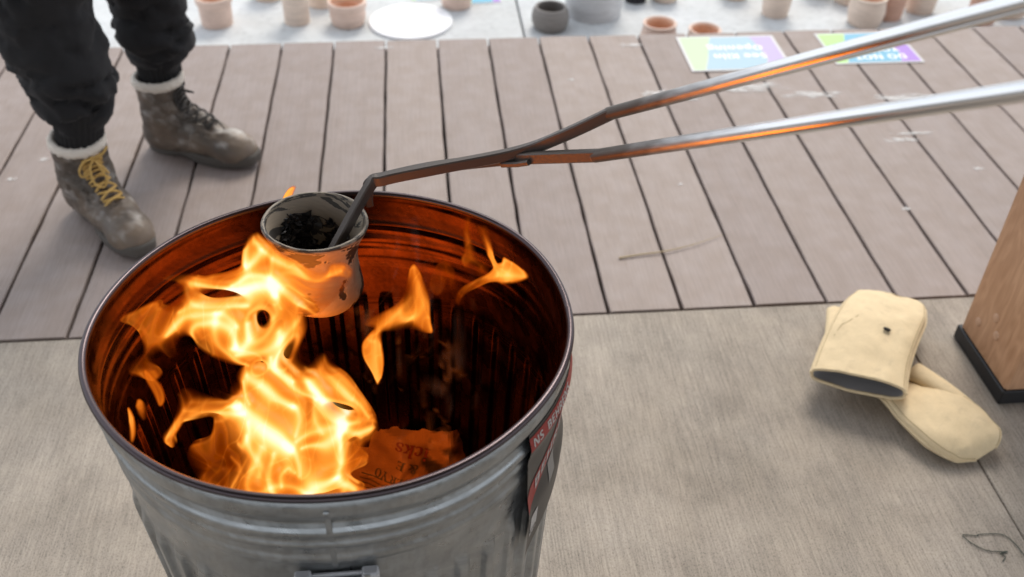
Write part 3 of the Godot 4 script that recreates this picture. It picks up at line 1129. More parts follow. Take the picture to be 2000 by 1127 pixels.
func build_fire() -> void:
	var fm := StandardMaterial3D.new()
	fm.shading_mode = BaseMaterial3D.SHADING_MODE_UNSHADED
	fm.albedo_color = Color(0.94, 0.94, 0.94).linear_to_srgb()
	fm.vertex_color_use_as_albedo = true
	fm.transparency = BaseMaterial3D.TRANSPARENCY_ALPHA
	fm.cull_mode = BaseMaterial3D.CULL_DISABLED
	M["flame"] = fm
	var t := thing("fire", "bright orange and yellow flames rising inside the can around the pot, with wall reflections shaped as small flames", "fire", Vector3(-0.12, 0.25, -0.76))
	flame(t, Vector3(-0.163, 0.403, -0.7), [-8.1, 276.9, 2.8, 266.6, 11.5, 252.2, 24.8, 243.1, 52.1, 236.3, 58.3, 242.9, 76.7, 243.7, 84.0, 233.7, 73.6, 218.0, 63.8, 202.3, 55.4, 194.0, 47.5, 186.8, 32.4, 188.6, 29.1, 169.9, 24.7, 155.6, 26.8, 143.8, 34.7, 134.6, 51.8, 153.2, 64.1, 129.8, 78.2, 111.8, 95.2, 87.0, 101.4, 73.9, 101.5, 61.1, 98.0, 51.6, 85.3, 45.9, 80.2, 36.6, 84.1, 23.4, 67.0, 21.2, 63.4, 11.7, 67.6, 3.3, 79.5, -4.0, 83.4, -22.6, 74.4, -86.2, -85.5, -74.8, -87.1, 16.3, -90.2, 34.1, -93.7, 47.1, -89.9, 62.8, -74.5, 63.4, -70.9, 71.1, -68.4, 83.6, -74.0, 88.7, -94.6, 91.4, -101.3, 82.4, -109.6, 71.8, -108.4, 59.9, -117.4, 67.5, -116.8, 75.4, -107.0, 85.8, -101.5, 98.1, -103.5, 110.7, -106.0, 115.5, -95.8, 113.4, -84.4, 108.1, -69.8, 104.1, -59.6, 102.0, -70.5, 115.1, -54.6, 108.0, -51.9, 125.1, -43.2, 121.5, -43.0, 133.9, -37.4, 139.8, -29.8, 142.6, -29.3, 143.8, -60.7, 151.9, -70.9, 163.3, -78.2, 175.2, -87.7, 177.1, -99.1, 171.9, -103.1, 156.3, -113.4, 165.4, -123.3, 161.6, -123.8, 155.9, -129.4, 154.7, -121.0, 139.9, -127.4, 130.1, -135.2, 134.8, -142.2, 133.7, -146.9, 142.7, -141.9, 152.5, -131.7, 159.2, -129.7, 166.2, -132.1, 186.4, -141.1, 192.5, -156.1, 191.8, -143.2, 199.7, -128.7, 210.4, -117.7, 211.3, -116.8, 205.5, -104.7, 203.6, -96.1, 208.8, -90.3, 221.3, -91.7, 228.5, -107.0, 233.4, -88.7, 232.6, -65.6, 231.5, -55.4, 239.5, -30.2, 245.5, -25.6, 253.1, -21.0, 259.2, -14.8, 270.2], [[-52.2, 216.8, 20.0, 8.3, 0, 1], [-14.2, 189.2, 8.8, 11.9, -0.35, 1], [15.5, 154.6, 5.0, 10.0, -0.4, 0.9], [-10.0, 143.3, 5.6, 7.5, -0.6, 0.9], [62.5, 88.5, 13.1, 7.5, -0.45, 0.95], [-83.0, 218.2, 7.5, 8.2, 0, 0.35], [-73.9, 13.9, 6.9, 6.7, 0, 0.55], [43.8, 0.7, 11.3, 5.2, 0.3, 0.6], [69.7, 53.8, 10.0, 6.0, 0.5, 0.5], [45.6, 223.6, 18.8, 5.6, -0.2, 0.6], [35.2, 209.0, 15.0, 4.4, -0.5, 0.5], [62.6, 226.6, 13.8, 5.6, 0, 0.5], [-75.6, 87.9, 12.5, 5.6, 0, 0.5], [27.7, 88.8, 7.5, 22.5, -0.4, 0.15]], [[10.2, 0.75, -46.2, 101.3, -34.7, 94.3, -17.8, 77.6, 2.1, 58.9, 10.7, 52.0], [4.62, 0.4, 2.1, 58.9, 16.5, 46.9, 20.9, 32.1, 20.9, 20.8], [5.24, 0.75, 31.1, 134.7, 43.4, 113.7, 50.0, 97.5, 59.8, 82.7, 63.8, 72.9], [4.0, 0.4, 2.6, 158.0, 2.9, 139.3, 21.2, 121.1, 42.8, 102.6], [7.1, 0.6, -25.9, 133.8, -14.5, 126.2, -1.8, 114.5, 12.3, 99.6], [4.62, 0.44, 100.2, 64.4, 78.6, 64.0, 62.2, 71.4, 54.1, 63.8, 44.4, 54.8, 25.8, 49.5], [4.0, 0.48, 60.6, 69.9, 58.4, 44.3, 55.0, 25.2, 57.3, 12.1, 70.3, -3.4], [3.38, 0.31, -32.2, 1.5, -33.8, 22.6, -26.3, 43.0, -16.8, 60.0], [3.38, 0.34, -8.1, -3.3, -17.1, 21.6, -10.4, 53.3], [3.38, 0.31, -1.0, 12.5, -3.2, 25.6, 6.5, 33.0, 15.1, 24.4], [6.48, 0.6, 25.5, -3.8, 37.3, 13.3, 53.2, 22.1], [2.76, 0.22, -53.2, 6.1, -42.5, 28.0, -38.6, 40.6, -50.1, 47.7], [3.38, 0.31, -27.5, 68.6, -25.2, 58.9, -20.2, 42.7, -24.4, 26.9], [4.62, 0.28, 17.3, 59.6, 33.1, 68.3, 56.3, 74.9, 82.3, 75.0], [3.38, 0.25, -41.4, 0.5, -16.0, 16.7, 14.1, 9.9, 36.3, -4.5], [4.0, 0.32, 13.9, 101.1, 19.1, 88.1, 16.2, 66.1], [3.38, 0.22, 39.6, 101.2, 34.0, 84.1, 45.2, 67.6], [3.38, 0.25, -38.6, 61.3, -32.7, 59.4, -24.5, 68.4, -28.1, 81.3], [4.0, 0.32, -30.7, 128.6, -30.1, 116.1, -26.7, 101.8], [7.1, 0.8, -40.0, 224.7, -27.4, 228.4, -10.8, 229.1, 5.4, 222.7, 9.0, 214.0], [3.38, 0.31, -99.6, 232.8, -90.2, 231.2, -59.2, 225.6, -27.5, 227.0], [3.38, 0.37, -8.2, 275.5, -17.6, 259.1, -24.6, 248.1], [4.62, 0.56, -7.7, 272.7, -1.8, 258.4, -10.7, 250.3, -23.2, 247.3], [4.0, 0.4, -1.7, 259.8, 11.1, 246.6, 28.5, 237.3, 54.9, 235.5, 71.8, 238.3], [4.0, 0.44, -38.1, 231.7, -23.7, 241.0, -6.0, 237.4, 7.2, 228.3, 17.6, 217.9, 36.1, 202.7, 47.9, 189.9], [3.38, 0.22, 7.2, 249.6, 5.8, 228.4, 9.2, 216.8, 10.8, 199.6], [5.24, 0.5, -101.3, 179.2, -86.4, 192.7, -68.2, 197.6, -47.6, 196.6, -37.4, 184.7], [4.0, 0.52, -72.2, 163.3, -78.9, 175.2, -77.6, 182.3, -68.9, 188.3, -53.6, 189.7, -40.4, 181.9, -35.8, 168.7], [3.38, 0.31, -53.1, 196.9, -53.0, 179.7, -43.5, 159.0, -34.6, 147.0, -23.7, 143.5], [5.86, 0.6, -26.2, 187.0, -24.4, 172.5, -32.0, 164.2, -38.7, 167.4], [4.62, 0.44, 3.6, 175.5, 11.2, 163.5, 4.2, 142.0, 20.2, 128.0], [4.62, 0.32, -92.9, 197.3, -68.7, 209.0, -43.8, 210.7, -32.1, 220.1], [4.0, 0.32, -50.4, 196.7, -38.5, 207.6, -24.6, 209.8], [3.38, 0.19, -5.3, 187.4, 4.9, 194.1, 5.6, 205.5], [4.62, 0.32, -36.6, 158.7, -15.5, 160.5, 5.8, 166.7, 25.2, 184.5], [3.38, 0.28, -101.9, 112.2, -93.9, 100.8, -105.9, 81.1, -115.5, 72.2, -109.7, 61.6], [4.0, 0.32, -93.9, 100.8, -70.1, 101.0, -40.3, 100.2], [4.0, 0.32, -91.7, 91.3, -67.7, 93.0, -34.9, 91.2], [4.0, 0.36, 51.7, 150.8, 52.4, 136.7, 66.1, 112.4, 83.4, 94.1, 94.7, 77.5], [3.38, 0.19, -52.0, 123.5, -51.4, 111.0, -37.1, 102.3]], [[-66.2, 38.3, 34.1, -0.22], [23.7, 24.2, 43.4, 0.1], [3.2, 199.7, 43.4, 0.1], [5.7, 78.9, 49.6, 0.05], [-121.4, 194.9, 37.2, -0.06], [-138.6, 144.6, 15.5, -0.06], [-152.3, 192.6, 8.7, -0.12], [60.7, 103.7, 31.0, 0.08], [-20.9, 1.4, 31.0, 0.03], [73.6, 46.7, 15.5, -0.12], [59.5, 218.7, 21.1, -0.3], [55.9, 202.7, 12.4, -0.15], [-103.8, 96.2, 18.6, -0.08], [91.9, 85.2, 15.5, -0.06], [-24.9, 97.3, 31.0, 0.02], [-54.5, 123.7, 18.6, -0.12]], 0.37, 0.026, 7, 1.15, 1.0)
	flame(t, Vector3(-0.035, 0.539, -0.801), [18.2, 64.8, 24.7, 57.5, 28.6, 46.8, 28.2, 18.5, 29.2, 2.4, 31.3, -10.2, 23.4, -9.8, 11.4, -5.6, -2.3, 0.4, -13.4, 3.6, -16.1, -4.3, -16.9, -31.1, -20.3, -45.3, -28.9, -60.2, -30.6, -43.0, -34.9, -24.8, -35.9, -12.2, -28.5, -1.9, -21.1, 6.6, -36.5, 9.1, -34.4, 16.1, -18.7, 18.0, -4.7, 21.8, 4.6, 33.8, 8.8, 49.4, 13.7, 61.5], [[9.6, 30.2, 5.6, 16.5, -0.15, 0.35]], [[4.0, 0.24, 18.0, 61.3, 22.4, 43.5, 23.1, 22.3, 15.5, 8.4, -2.1, 3.9, -16.0, 3.7], [3.38, 0.15, 27.4, 39.8, 27.2, 16.8, 29.7, -6.5], [3.38, 0.15, -32.7, -16.0, -23.0, 3.2, -5.1, 13.0, 11.3, 29.9], [4.62, 0.16, -21.8, -7.6, -22.9, -29.0, -27.7, -54.0]], [[13.5, 54.8, 18.6, -0.14], [-34.8, 10.1, 11.2, -0.16], [-20.8, -32.5, 24.8, 0.06]], 0.4, 0.018, 31, 1.0, 0.75)
	flame(t, Vector3(0.067, 0.629, -0.786), [-14.9, 45.8, -4.1, 47.0, -3.1, 28.9, -2.1, 12.3, 1.7, 1.3, 9.2, 1.8, 11.1, 9.2, 15.9, 4.9, 24.0, -2.1, 32.7, -16.8, 23.4, -21.4, 6.7, -24.0, -1.5, -19.4, -13.0, -17.2, -24.8, -21.7, -31.7, -29.8, -37.0, -37.9, -40.1, -34.4, -33.0, -21.3, -22.7, -11.8, -9.4, -7.4, -3.4, -2.6, -5.5, 7.4, -10.8, 20.9], [], [[4.0, 0.18, -7.9, 32.4, -3.7, 12.3, -0.3, -7.8], [4.0, 0.2, -12.8, -12.2, 7.1, -11.4, 30.2, -16.6], [4.0, 0.16, 12.6, 5.0, 5.6, -4.7, -1.2, -11.1]], [[-8.3, 46.5, 15.5, -0.2], [-34.5, -35.5, 18.6, -0.3], [-23.6, -20.2, 15.5, -0.15], [15.6, -14.1, 12.4, 0.1]], 0.42, 0.014, 43, 1.0, 0.6)
	flame(t, Vector3(0.049, 0.622, -0.822), [-10.1, 34.2, -6.1, 29.3, -5.8, 14.0, -1.3, -1.6, 7.8, -8.8, 12.6, -17.6, 6.4, -24.2, 0.5, -20.5, -1.7, -11.8, -8.7, -16.7, -11.0, -9.7, -6.4, -1.4, -10.9, 15.9], [], [[2.76, 0.07, -8.6, 31.1, -6.8, 10.6, 2.6, -10.3, 9.2, -17.5]], [], 0.25, 0.008, 51, 1.0, 0.8)
	flame(t, Vector3(-0.153, 0.616, -0.957), [-8.8, -11.1, -6.5, -2.0, -3.3, 3.1, 1.9, 4.1, 6.9, 1.6, 4.8, -4.7, 5.4, -12.8], [], [], [], 0.5, 0.004, 57, 0.8, 0.4)
	flame(t, Vector3(0.027, 0.518, -0.855), [-1.2, 40.6, -8.7, 37.3, -16.5, 26.4, -20.7, 13.6, -27.7, 21.4, -29.2, 28.9, -21.2, 43.4, -11.9, 48.5, -4.6, 46.4, -7.1, 29.8, -2.0, 20.2, 6.9, 12.3, 1.1, 5.1, -7.5, 20.4], [], [], [], 0.1, 0.006, 63, 1.2, 1.6)
	flame(t, Vector3(-0.278, 0.541, -0.732), [-31.7, -25.4, -29.8, -29.5, -26.4, -36.9, -25.0, -46.5, -26.6, -55.3, -29.0, -53.5, -30.6, -44.6, -31.8, -35.0], [], [], [], 0.42, 0.005, 71, 0.9, 0.5)  # reflection of the fire in the wall flutes, built as a glowing lick
	flame(t, Vector3(-0.278, 0.541, -0.732), [-18.8, -10.3, -14.8, -15.3, -12.8, -23.3, -12.0, -34.5, -14.5, -37.6, -18.4, -31.0, -20.1, -21.3], [], [], [], 0.36, 0.005, 75, 0.9, 0.6)  # second flute reflection of the fire, also built as a glowing lick
	flame(t, Vector3(-0.278, 0.541, -0.732), [-3.5, 11.0, 0.5, 6.0, 3.6, -2.0, 3.4, -13.1, -0.1, -18.5, -2.3, -9.6, -3.2, 1.5], [], [], [], 0.3, 0.005, 79, 0.9, 0.8)  # third flute reflection, dimmer, built the same way
	for a in [[Vector3(-0.13, 0.37, -0.69), 1.0], [Vector3(-0.165, 0.505, -0.795), 1.1]]:
		var l := OmniLight3D.new()
		l.name = numbered("flame_light")
		l.position = a[0] - t.position
		l.light_color = Color(1.0, 0.52, 0.17)
		l.light_energy = FIRE_LIGHT * a[1]
		l.light_size = 0.11
		l.omni_range = 6.0
		l.omni_attenuation = 2.0
		l.shadow_enabled = true
		t.add_child(l, true)

# ---------------------------------------------------------------- pot and tongs
func build_held_pot() -> void:
	var t := thing("raku_pot", "cream glazed flared pot with flaking black patches held in the flames by the tongs", "pot", Vector3(-0.126, 0.511, -0.897))
	t.rotation = Vector3(0.02, 0.4, -0.035)
	var wob := func(w: float, y: float) -> float: return 1.0 + 0.012 * sin(w * 2.0 + 0.4) + 0.007 * sin(w * 5.0 + y * 40.0)
	var n1 := noise(FastNoiseLite.TYPE_SIMPLEX, 1.0, 91, 4)
	var n2 := noise(FastNoiseLite.TYPE_SIMPLEX, 1.0, 17, 3)
	var flaky := func(thr: float, lo_v: float) -> Callable:
		return func(u: float, v: float) -> Color:
			var q := wrap2(n1, u, v, 1.5, 1.1)
			var e := wrap2(n2, u, v, 7.0, 7.0)
			var f := smoothstep(thr, thr + 0.02, q + e * 0.22)
			var lip := smoothstep(thr - 0.05, thr - 0.02, q + e * 0.22) - f
			var s := 1.0 + e * 0.14
			return Color(lerpf(lo_v * s, 0.03, f) + lip * 0.05, lerpf(lo_v * 0.83 * s, 0.026, f) + lip * 0.05, lerpf(lo_v * 0.63 * s, 0.022, f) + lip * 0.04)
	var om := mat(Color(1, 1, 1), 0.45)
	om.albedo_texture = paint(384, 384, flaky.call(0.10, 0.25))
	om.uv1_scale = Vector3(1.9, 2.8, 1)
	om.normal_enabled = true
	om.normal_texture = bump_from(om.albedo_texture, 2.5)
	om.normal_scale = 0.6
	var im := mat(Color(1, 1, 1), 0.6)
	im.albedo_texture = paint(384, 384, flaky.call(0.16, 0.24))
	im.uv1_scale = Vector3(2.8, 4.0, 1)
	var ob := MB.new()
	ob.lathe(smooth_prof([Vector2(0.001, 0.002), Vector2(0.036, 0.0), Vector2(0.044, 0.003), Vector2(0.0485, 0.012), Vector2(0.0475, 0.024), Vector2(0.0445, 0.045), Vector2(0.0445, 0.065), Vector2(0.0485, 0.083), Vector2(0.0545, 0.096), Vector2(0.0565, 0.101)]), 72, Vector3.ZERO, wob)
	part("body", ob.done(), om, t)
	var rb := MB.new()
	rb.lathe(smooth_prof([Vector2(0.0565, 0.1005), Vector2(0.0572, 0.1035), Vector2(0.0555, 0.1058), Vector2(0.0528, 0.1050), Vector2(0.0515, 0.1015)]), 72, Vector3.ZERO, wob)
	var rmm := mat(Color(1, 1, 1), 0.5)
	rmm.albedo_texture = paint(256, 64, flaky.call(0.02, 0.19))
	rmm.uv1_scale = Vector3(5.6, 40.0, 1)
	part("rim", rb.done(), rmm, t)
	var ib := MB.new()
	ib.lathe(smooth_prof([Vector2(0.0516, 0.1018), Vector2(0.046, 0.088), Vector2(0.041, 0.066), Vector2(0.040, 0.045), Vector2(0.041, 0.022), Vector2(0.036, 0.010), Vector2(0.001, 0.008)]), 72, Vector3.ZERO, wob)
	part("inside", ib.done(), im, t)
	var bt := MB.new()
	bt.lathe([Vector2(0.0395, 0.030), Vector2(0.030, 0.026), Vector2(0.012, 0.029), Vector2(0.001, 0.027)], 40, Vector3.ZERO, func(w: float, y: float) -> float: return 1.0 + 0.05 * sin(w * 7.0 + y * 300.0))
	part("ash_floor", bt.done(false), mat(lin(0.03, 0.026, 0.024), 0.9), t)
	# charred flakes clinging inside
	rng.seed = 21
	var cm := mat(lin(0.016, 0.015, 0.016), 0.28)
	var fn := noise(FastNoiseLite.TYPE_SIMPLEX, 90.0, 4, 3)
	for i in 34:
		var a := -1.9 + rng.randf_range(-1.1, 1.5)
		var h := rng.randf_range(0.030, 0.082)
		var fb := MB.new()
		var rows := []
		var r0 := rng.randf_range(0.005, 0.0145)
		for j in 9:
			var row := []
			var ph := PI * j / 8.0
			for k in 14:
				var w := TAU * k / 14.0
				var p := Vector3(sin(ph) * cos(w), cos(ph) * 0.9, sin(ph) * sin(w))
				row.append(p * r0 * (1.0 + 1.1 * fn.get_noise_3d(p.x * 0.02 + i, p.y * 0.02, p.z * 0.02)) * Vector3(1, 1, 0.55))
			rows.append(row)
		fb.loops(rows)
		var o := part("charred_flake", fb.done(false), cm, t)
		var rr := 0.0395 + maxf(0.0, h - 0.06) * 0.30
		o.position = Vector3(cos(a) * rr, h, sin(a) * rr)
		o.rotation = Vector3(rng.randf_range(-0.4, 0.4), PI / 2 - a, rng.randf_range(0, TAU))

func bar(mb: MB, path: Array, wide: float, high: float) -> void:      # flat forged bar along a path, chamfered
	var rows := []
	for i in path.size():
		var d: Vector3 = (path[mini(path.size() - 1, i + 1)] - path[maxi(0, i - 1)]).normalized()
		var s := d.cross(Vector3.UP).normalized()
		var u := s.cross(d).normalized()
		var c := 0.0014
		var row := []
		for q in [[-1, -1, 1, 0], [1, -1, -1, 0], [1, -1, 0, 1], [1, 1, 0, -1], [1, 1, -1, 0], [-1, 1, 1, 0], [-1, 1, 0, -1], [-1, -1, 0, 1]]:
			row.append(path[i] + s * (q[0] * wide / 2 + q[2] * c) + u * (q[1] * high / 2 + q[3] * c))
		rows.append(row)
	mb.loops(rows, true, true, true)

func build_tongs() -> void:
	var t := thing("tongs", "long steel tongs with two bright tube handles and dark bent jaws gripping the pot", "tongs", Vector3(0.1, 0.68, -0.916))
	var sn := noise(FastNoiseLite.TYPE_SIMPLEX, 1.0, 19)
	var iron := mat(lin(0.075, 0.062, 0.055), 0.55, 0.35)
	iron.roughness_texture = paint(128, 128, func(u: float, v: float) -> Color:
		var s := 0.75 + 0.3 * sn.get_noise_2d(u * 14.0, v * 14.0)
		return Color(s, s, s), false)
	iron.uv1_scale = Vector3(14, 14, 1)
	var steel := mat(lin(0.78, 0.78, 0.79), 0.20, 1.0)
	steel.albedo_color = Color(1, 1, 1)       # scaled brown by heat near the jaws, bright towards the grips
	steel.albedo_texture = paint(64, 256, func(u: float, v: float) -> Color:
		var h := smoothstep(0.04, 0.42, v + sn.get_noise_2d(u * 3.0, v * 14.0) * 0.05)
		var s := 1.0 + sn.get_noise_2d(u * 20.0, v * 6.0) * 0.10
		return Color(lerpf(0.13, 0.76, h) * s, lerpf(0.112, 0.765, h) * s, lerpf(0.10, 0.78, h) * s))
	steel.roughness = 1.0
	steel.roughness_texture = paint(64, 256, func(u: float, v: float) -> Color:
		var s := lerpf(0.52, 0.17, smoothstep(0.10, 0.50, v)) + 0.06 * sn.get_noise_2d(u * 30.0, v * 9.0)
		return Color(s, s, s), false)
	steel.uv1_scale = Vector3(22.0, 1.0 / 0.63, 1)
	var o := t.position
	var up_bar := [Vector3(-0.107, 0.585, -0.872), Vector3(-0.0625, 0.6435, -0.914), Vector3(-0.046, 0.652, -0.9175), Vector3(0.012, 0.664, -0.917), Vector3(0.1, 0.684, -0.912), Vector3(0.145, 0.714, -0.893), Vector3(0.19, 0.751, -0.872)]
	var low_bar := [Vector3(-0.0665, 0.598, -0.952), Vector3(-0.0625, 0.630, -0.945), Vector3(-0.043, 0.640, -0.940), Vector3(0.012, 0.655, -0.934), Vector3(0.085, 0.670, -0.921), Vector3(0.112, 0.684, -0.900), Vector3(0.175, 0.717, -0.847)]
	for e in [[up_bar, Vector3(0.378, 0.996, -0.561)], [low_bar, Vector3(0.3765, 0.9525, -0.527)]]:
		var rel := []
		for p in smooth_path(e[0], 9):
			rel.append(p - o)
		var b := MB.new()
		bar(b, rel, 0.0092, 0.0125)
		part("jaw_bar", b.done(false), iron, t)
		var s: Vector3 = e[0][-1] - o
		var f: Vector3 = e[1] - o
		var d := (f - s).normalized()
		var tb := MB.new()
		var path := [s - d * 0.006]
		for i in 9:
			path.append(s + (f - s) * (i / 8.0) * 1.45)
		tb.tube(path, 0.0069, 28)
		part("handle_tube", tb.done(), steel, t)
	var pv := MB.new()
	pv.lathe([Vector2(0.0001, 0.0072), Vector2(0.0026, 0.0070), Vector2(0.0028, 0.0066), Vector2(0.0036, -0.006)], 16)
	var po := part("pivot_rivet", pv.done(), M.black_steel, t)
	po.position = Vector3(0.094, 0.6815, -0.914) - o
	po.rotation = Vector3(0.5, 0, -0.2)
	var st := MB.new()
	bar(st, [Vector3(0.084, 0.6690, -0.914) - o, Vector3(0.100, 0.6760, -0.9025) - o, Vector3(0.111, 0.6830, -0.894) - o], 0.010, 0.0060)
	part("stop_plate", st.done(false), iron, t)

# ---------------------------------------------------------------- the person standing behind the can
func boot(t: Node3D, at: Vector3, dir: float, lean: Vector3, lace_m: Material, leather: Material, sd: int, long_lace: bool) -> void:
	var root := Node3D.new()
	root.name = "boot" if not t.has_node("boot") else "boot_001"
	t.add_child(root, true)
	root.position = at - t.position
	root.rotation.y = dir
	var top := Vector3(0.088, 0.172, 0) + lean
	var mb := skin([[Vector3(0.052, 0.062, 0), 0.043, Vector3(0.075, 0.10, 0) + lean * 0.4, 0.048], [Vector3(0.075, 0.10, 0) + lean * 0.4, 0.049, top, 0.0505], [Vector3(0.048, 0.040, 0), 0.041, Vector3(0.16, 0.048, 0), 0.041], [Vector3(0.085, 0.095, 0), 0.043, Vector3(0.165, 0.056, 0), 0.036], [Vector3(0.165, 0.048, 0), 0.040, Vector3(0.232, 0.036, 0.004), 0.039], [Vector3(0.232, 0.036, 0.004), 0.038, Vector3(0.254, 0.032, 0.003), 0.034]], 0.0055, 0.018, 0.92, 0.014)
	mb.colored = true
	var nn := noise(FastNoiseLite.TYPE_SIMPLEX, 16.0, sd, 4)
	var nw := noise(FastNoiseLite.TYPE_SIMPLEX, 1.0, sd + 2, 2)
	var cut := (lean * 0.6 + Vector3(0.013, 0.072, 0)).normalized()
	for i in mb.v.size():
		var p := mb.v[i]
		var over := (p - top).dot(cut) - 0.004
		if over > 0.0:
			p -= cut * over
		var wr := nw.get_noise_3d(p.x * 22.0 + p.y * 20.0, p.y * 48.0, p.z * 14.0)
		var zone := exp(-pow((p.x - 0.135) / 0.05, 2.0)) + exp(-pow((p.y - 0.105) / 0.035, 2.0)) * 0.9
		mb.v[i] = p + mb.n[i] * (-0.0045 * exp(-pow(wr / 0.16, 2.0)) * zone + nn.get_noise_3d(p.x, p.y, p.z) * 0.0012)
		# dried clay on toe and sides
		var slip := clampf(nn.get_noise_3d(p.x * 1.1, p.y * 1.1, p.z * 1.1) * 1.5 - 0.42 + 1.25 * smoothstep(0.19, 0.25, p.x) * smoothstep(0.05, 0.085, p.y), 0.0, 1.0) * 0.75
		var tan_ := clampf(0.35 + nn.get_noise_3d(p.x * 0.6 + 9.0, p.y * 0.6, p.z * 0.6) * 0.8 + smoothstep(0.2, 0.27, p.x) * 0.35 - p.y * 1.6, 0.0, 1.0)
		var c := Color(lerpf(0.085, 0.21, tan_), lerpf(0.068, 0.155, tan_), lerpf(0.056, 0.112, tan_))
		mb.c[i] = c.lerp(Color(0.52, 0.50, 0.48), slip)
	mb.normals()
	part("leather", mb.done(), leather, root)
	# sole with heel block
	var rows := []
	for e in [[0.0, -0.001], [0.003, 0.0015], [0.019, 0.0035], [0.024, 0.002], [0.0255, -0.002]]:
		var row := []
		for k in 56:
			var w := TAU * k / 56.0
			var cx := cos(w)
			var x := 0.150 + cx * 0.141
			var half := lerpf(0.036, 0.0445, smoothstep(0.09, 0.2, x)) - 0.006 * exp(-pow((x - 0.11) / 0.035, 2.0))
			var sz := signf(sin(w)) * pow(absf(sin(w)), 0.62)
			var lift := 0.009 * smoothstep(0.20, 0.29, x) + 0.006 * exp(-pow((x - 0.105) / 0.022, 2.0)) * (1.0 if e[0] < 0.01 else 0.0)
			row.append(Vector3(x + cx * e[1], e[0] + lift, sz * (half + e[1]) + 0.004 * smoothstep(0.15, 0.25, x)))
		rows.append(row)
	var sb := MB.new()
	sb.loops(rows, true, true, true)
	part("sole", sb.done(), M.sole, root)
	# pile collar
	var ax := (lean * 0.6 + Vector3(0.013, 0.072, 0)).normalized()
	var e1 := ax.cross(Vector3(0, 0, 1)).normalized() * -1.0
	var e2 := e1.cross(ax).normalized()
	var fb := MB.new()
	var fr := []
	var fz := noise(FastNoiseLite.TYPE_SIMPLEX, 260.0, sd + 5, 2)
	for k in 72:
		var w := TAU * k / 72.0
		var o := e1 * cos(w) + e2 * sin(w) * 0.95
		var row := []
		for j in 12:
			var a := TAU * j / 12.0
			var p := top + ax * (0.010 + 0.011 * sin(a)) + o * (0.0505 + 0.0085 * cos(a))
			row.append(p + (o * cos(a) + ax * sin(a)) * fz.get_noise_3d(p.x, p.y, p.z) * 0.0030)
		fr.append(row)
	fr.append(fr[0])
	fb.loops(fr)
	part("fleece_collar", fb.done(), M.fleece, root)
	# tongue edge seams
	var front := func(s: float, side: float) -> Vector3:     # s 0 at the toe end .. 1 at the collar
		var x := lerpf(0.188, 0.128, smoothstep(0.0, 0.55, s)) + lean.x * smoothstep(0.3, 1.0, s) + 0.010 * smoothstep(0.6, 1.0, s)
		var y := lerpf(0.091, 0.172, pow(s, 1.15)) + 0.010 * sin(PI * minf(1.0, s * 1.6)) * 0.4
		return Vector3(x - absf(side) * absf(side) * 9.0 + 0.001, y - absf(side) * 0.35, side + lean.z * s)
	for side in [-1.0, 1.0]:
		var pts := []
		for i in 7:
			pts.append(front.call(i / 6.0, side * 0.019))
		var q := MB.new()
		q.tube(smooth_path(pts, 4), 0.0019, 6)
		part("eyelet_stay", q.done(), M.dark_leather, root)
	var lb := MB.new()
	for i in 8:
		var s := i / 8.0
		var a := smooth_path([front.call(s, -0.021), front.call(s + 0.05, -0.006) + Vector3(0.004, 0.003, 0), front.call(s + 0.10, 0.021)], 5)
		lb.tube(a, 0.0027, 6)
		a = smooth_path([front.call(s + 0.012, 0.021), front.call(s + 0.06, 0.006) + Vector3(0.0055, 0.004, 0), front.call(s + 0.112, -0.021)], 5)
		lb.tube(a, 0.0027, 6)
	var kn: Vector3 = front.call(0.86, 0.0) + Vector3(0.007, 0.004, 0)
	if long_lace:
		lb.tube(smooth_path([kn, kn + Vector3(0.012, -0.010, 0.016), kn + Vector3(0.022, -0.040, 0.018), kn + Vector3(0.025, -0.052, 0.004), kn + Vector3(0.021, -0.040, -0.008), kn + Vector3(0.010, -0.012, -0.004), kn], 6), 0.0024, 6)
		lb.tube(smooth_path([kn, kn + Vector3(0.004, 0.006, 0.020), kn + Vector3(0.002, -0.012, 0.034), kn + Vector3(0.004, -0.026, 0.031), kn + Vector3(0.006, -0.012, 0.016), kn], 6), 0.0024, 6)
		lb.tube(smooth_path([kn, kn + Vector3(0.010, 0.010, -0.016), kn + Vector3(0.006, 0.020, -0.032)], 6), 0.0024, 6)
		lb.tube(smooth_path([kn, kn + Vector3(0.012, -0.02, -0.012), kn + Vector3(0.014, -0.034, -0.018)], 6), 0.0024, 6)
	else:
		lb.tube(smooth_path([kn, kn + Vector3(0.014, 0.004, 0.004), kn + Vector3(0.028, 0.004, 0.006), kn + Vector3(0.030, 0.000, 0.002), kn + Vector3(0.014, -0.002, 0.0), kn], 6), 0.0018, 6)
		lb.tube(smooth_path([front.call(0.1, 0.0) + Vector3(0.004, 0.003, 0), front.call(0.05, 0.0) + Vector3(0.018, 0.006, 0.006), front.call(0.0, 0.0) + Vector3(0.034, -0.004, 0.012)], 6), 0.0018, 6)
	part("laces", lb.done(), lace_m, root)
	# stitched toe-cap line
	var tc := []
	for i in 13:
		var w := lerpf(-1.25, 1.25, i / 12.0)
		tc.append(Vector3(0.196 - 0.016 * w * w, 0.042 + 0.0395 * cos(w), 0.0465 * sin(w) + 0.002))
	var tq := MB.new()
	tq.tube(smooth_path(tc, 3), 0.0013, 5)
	part("toe_seam", tq.done(), M.dark_leather, root)

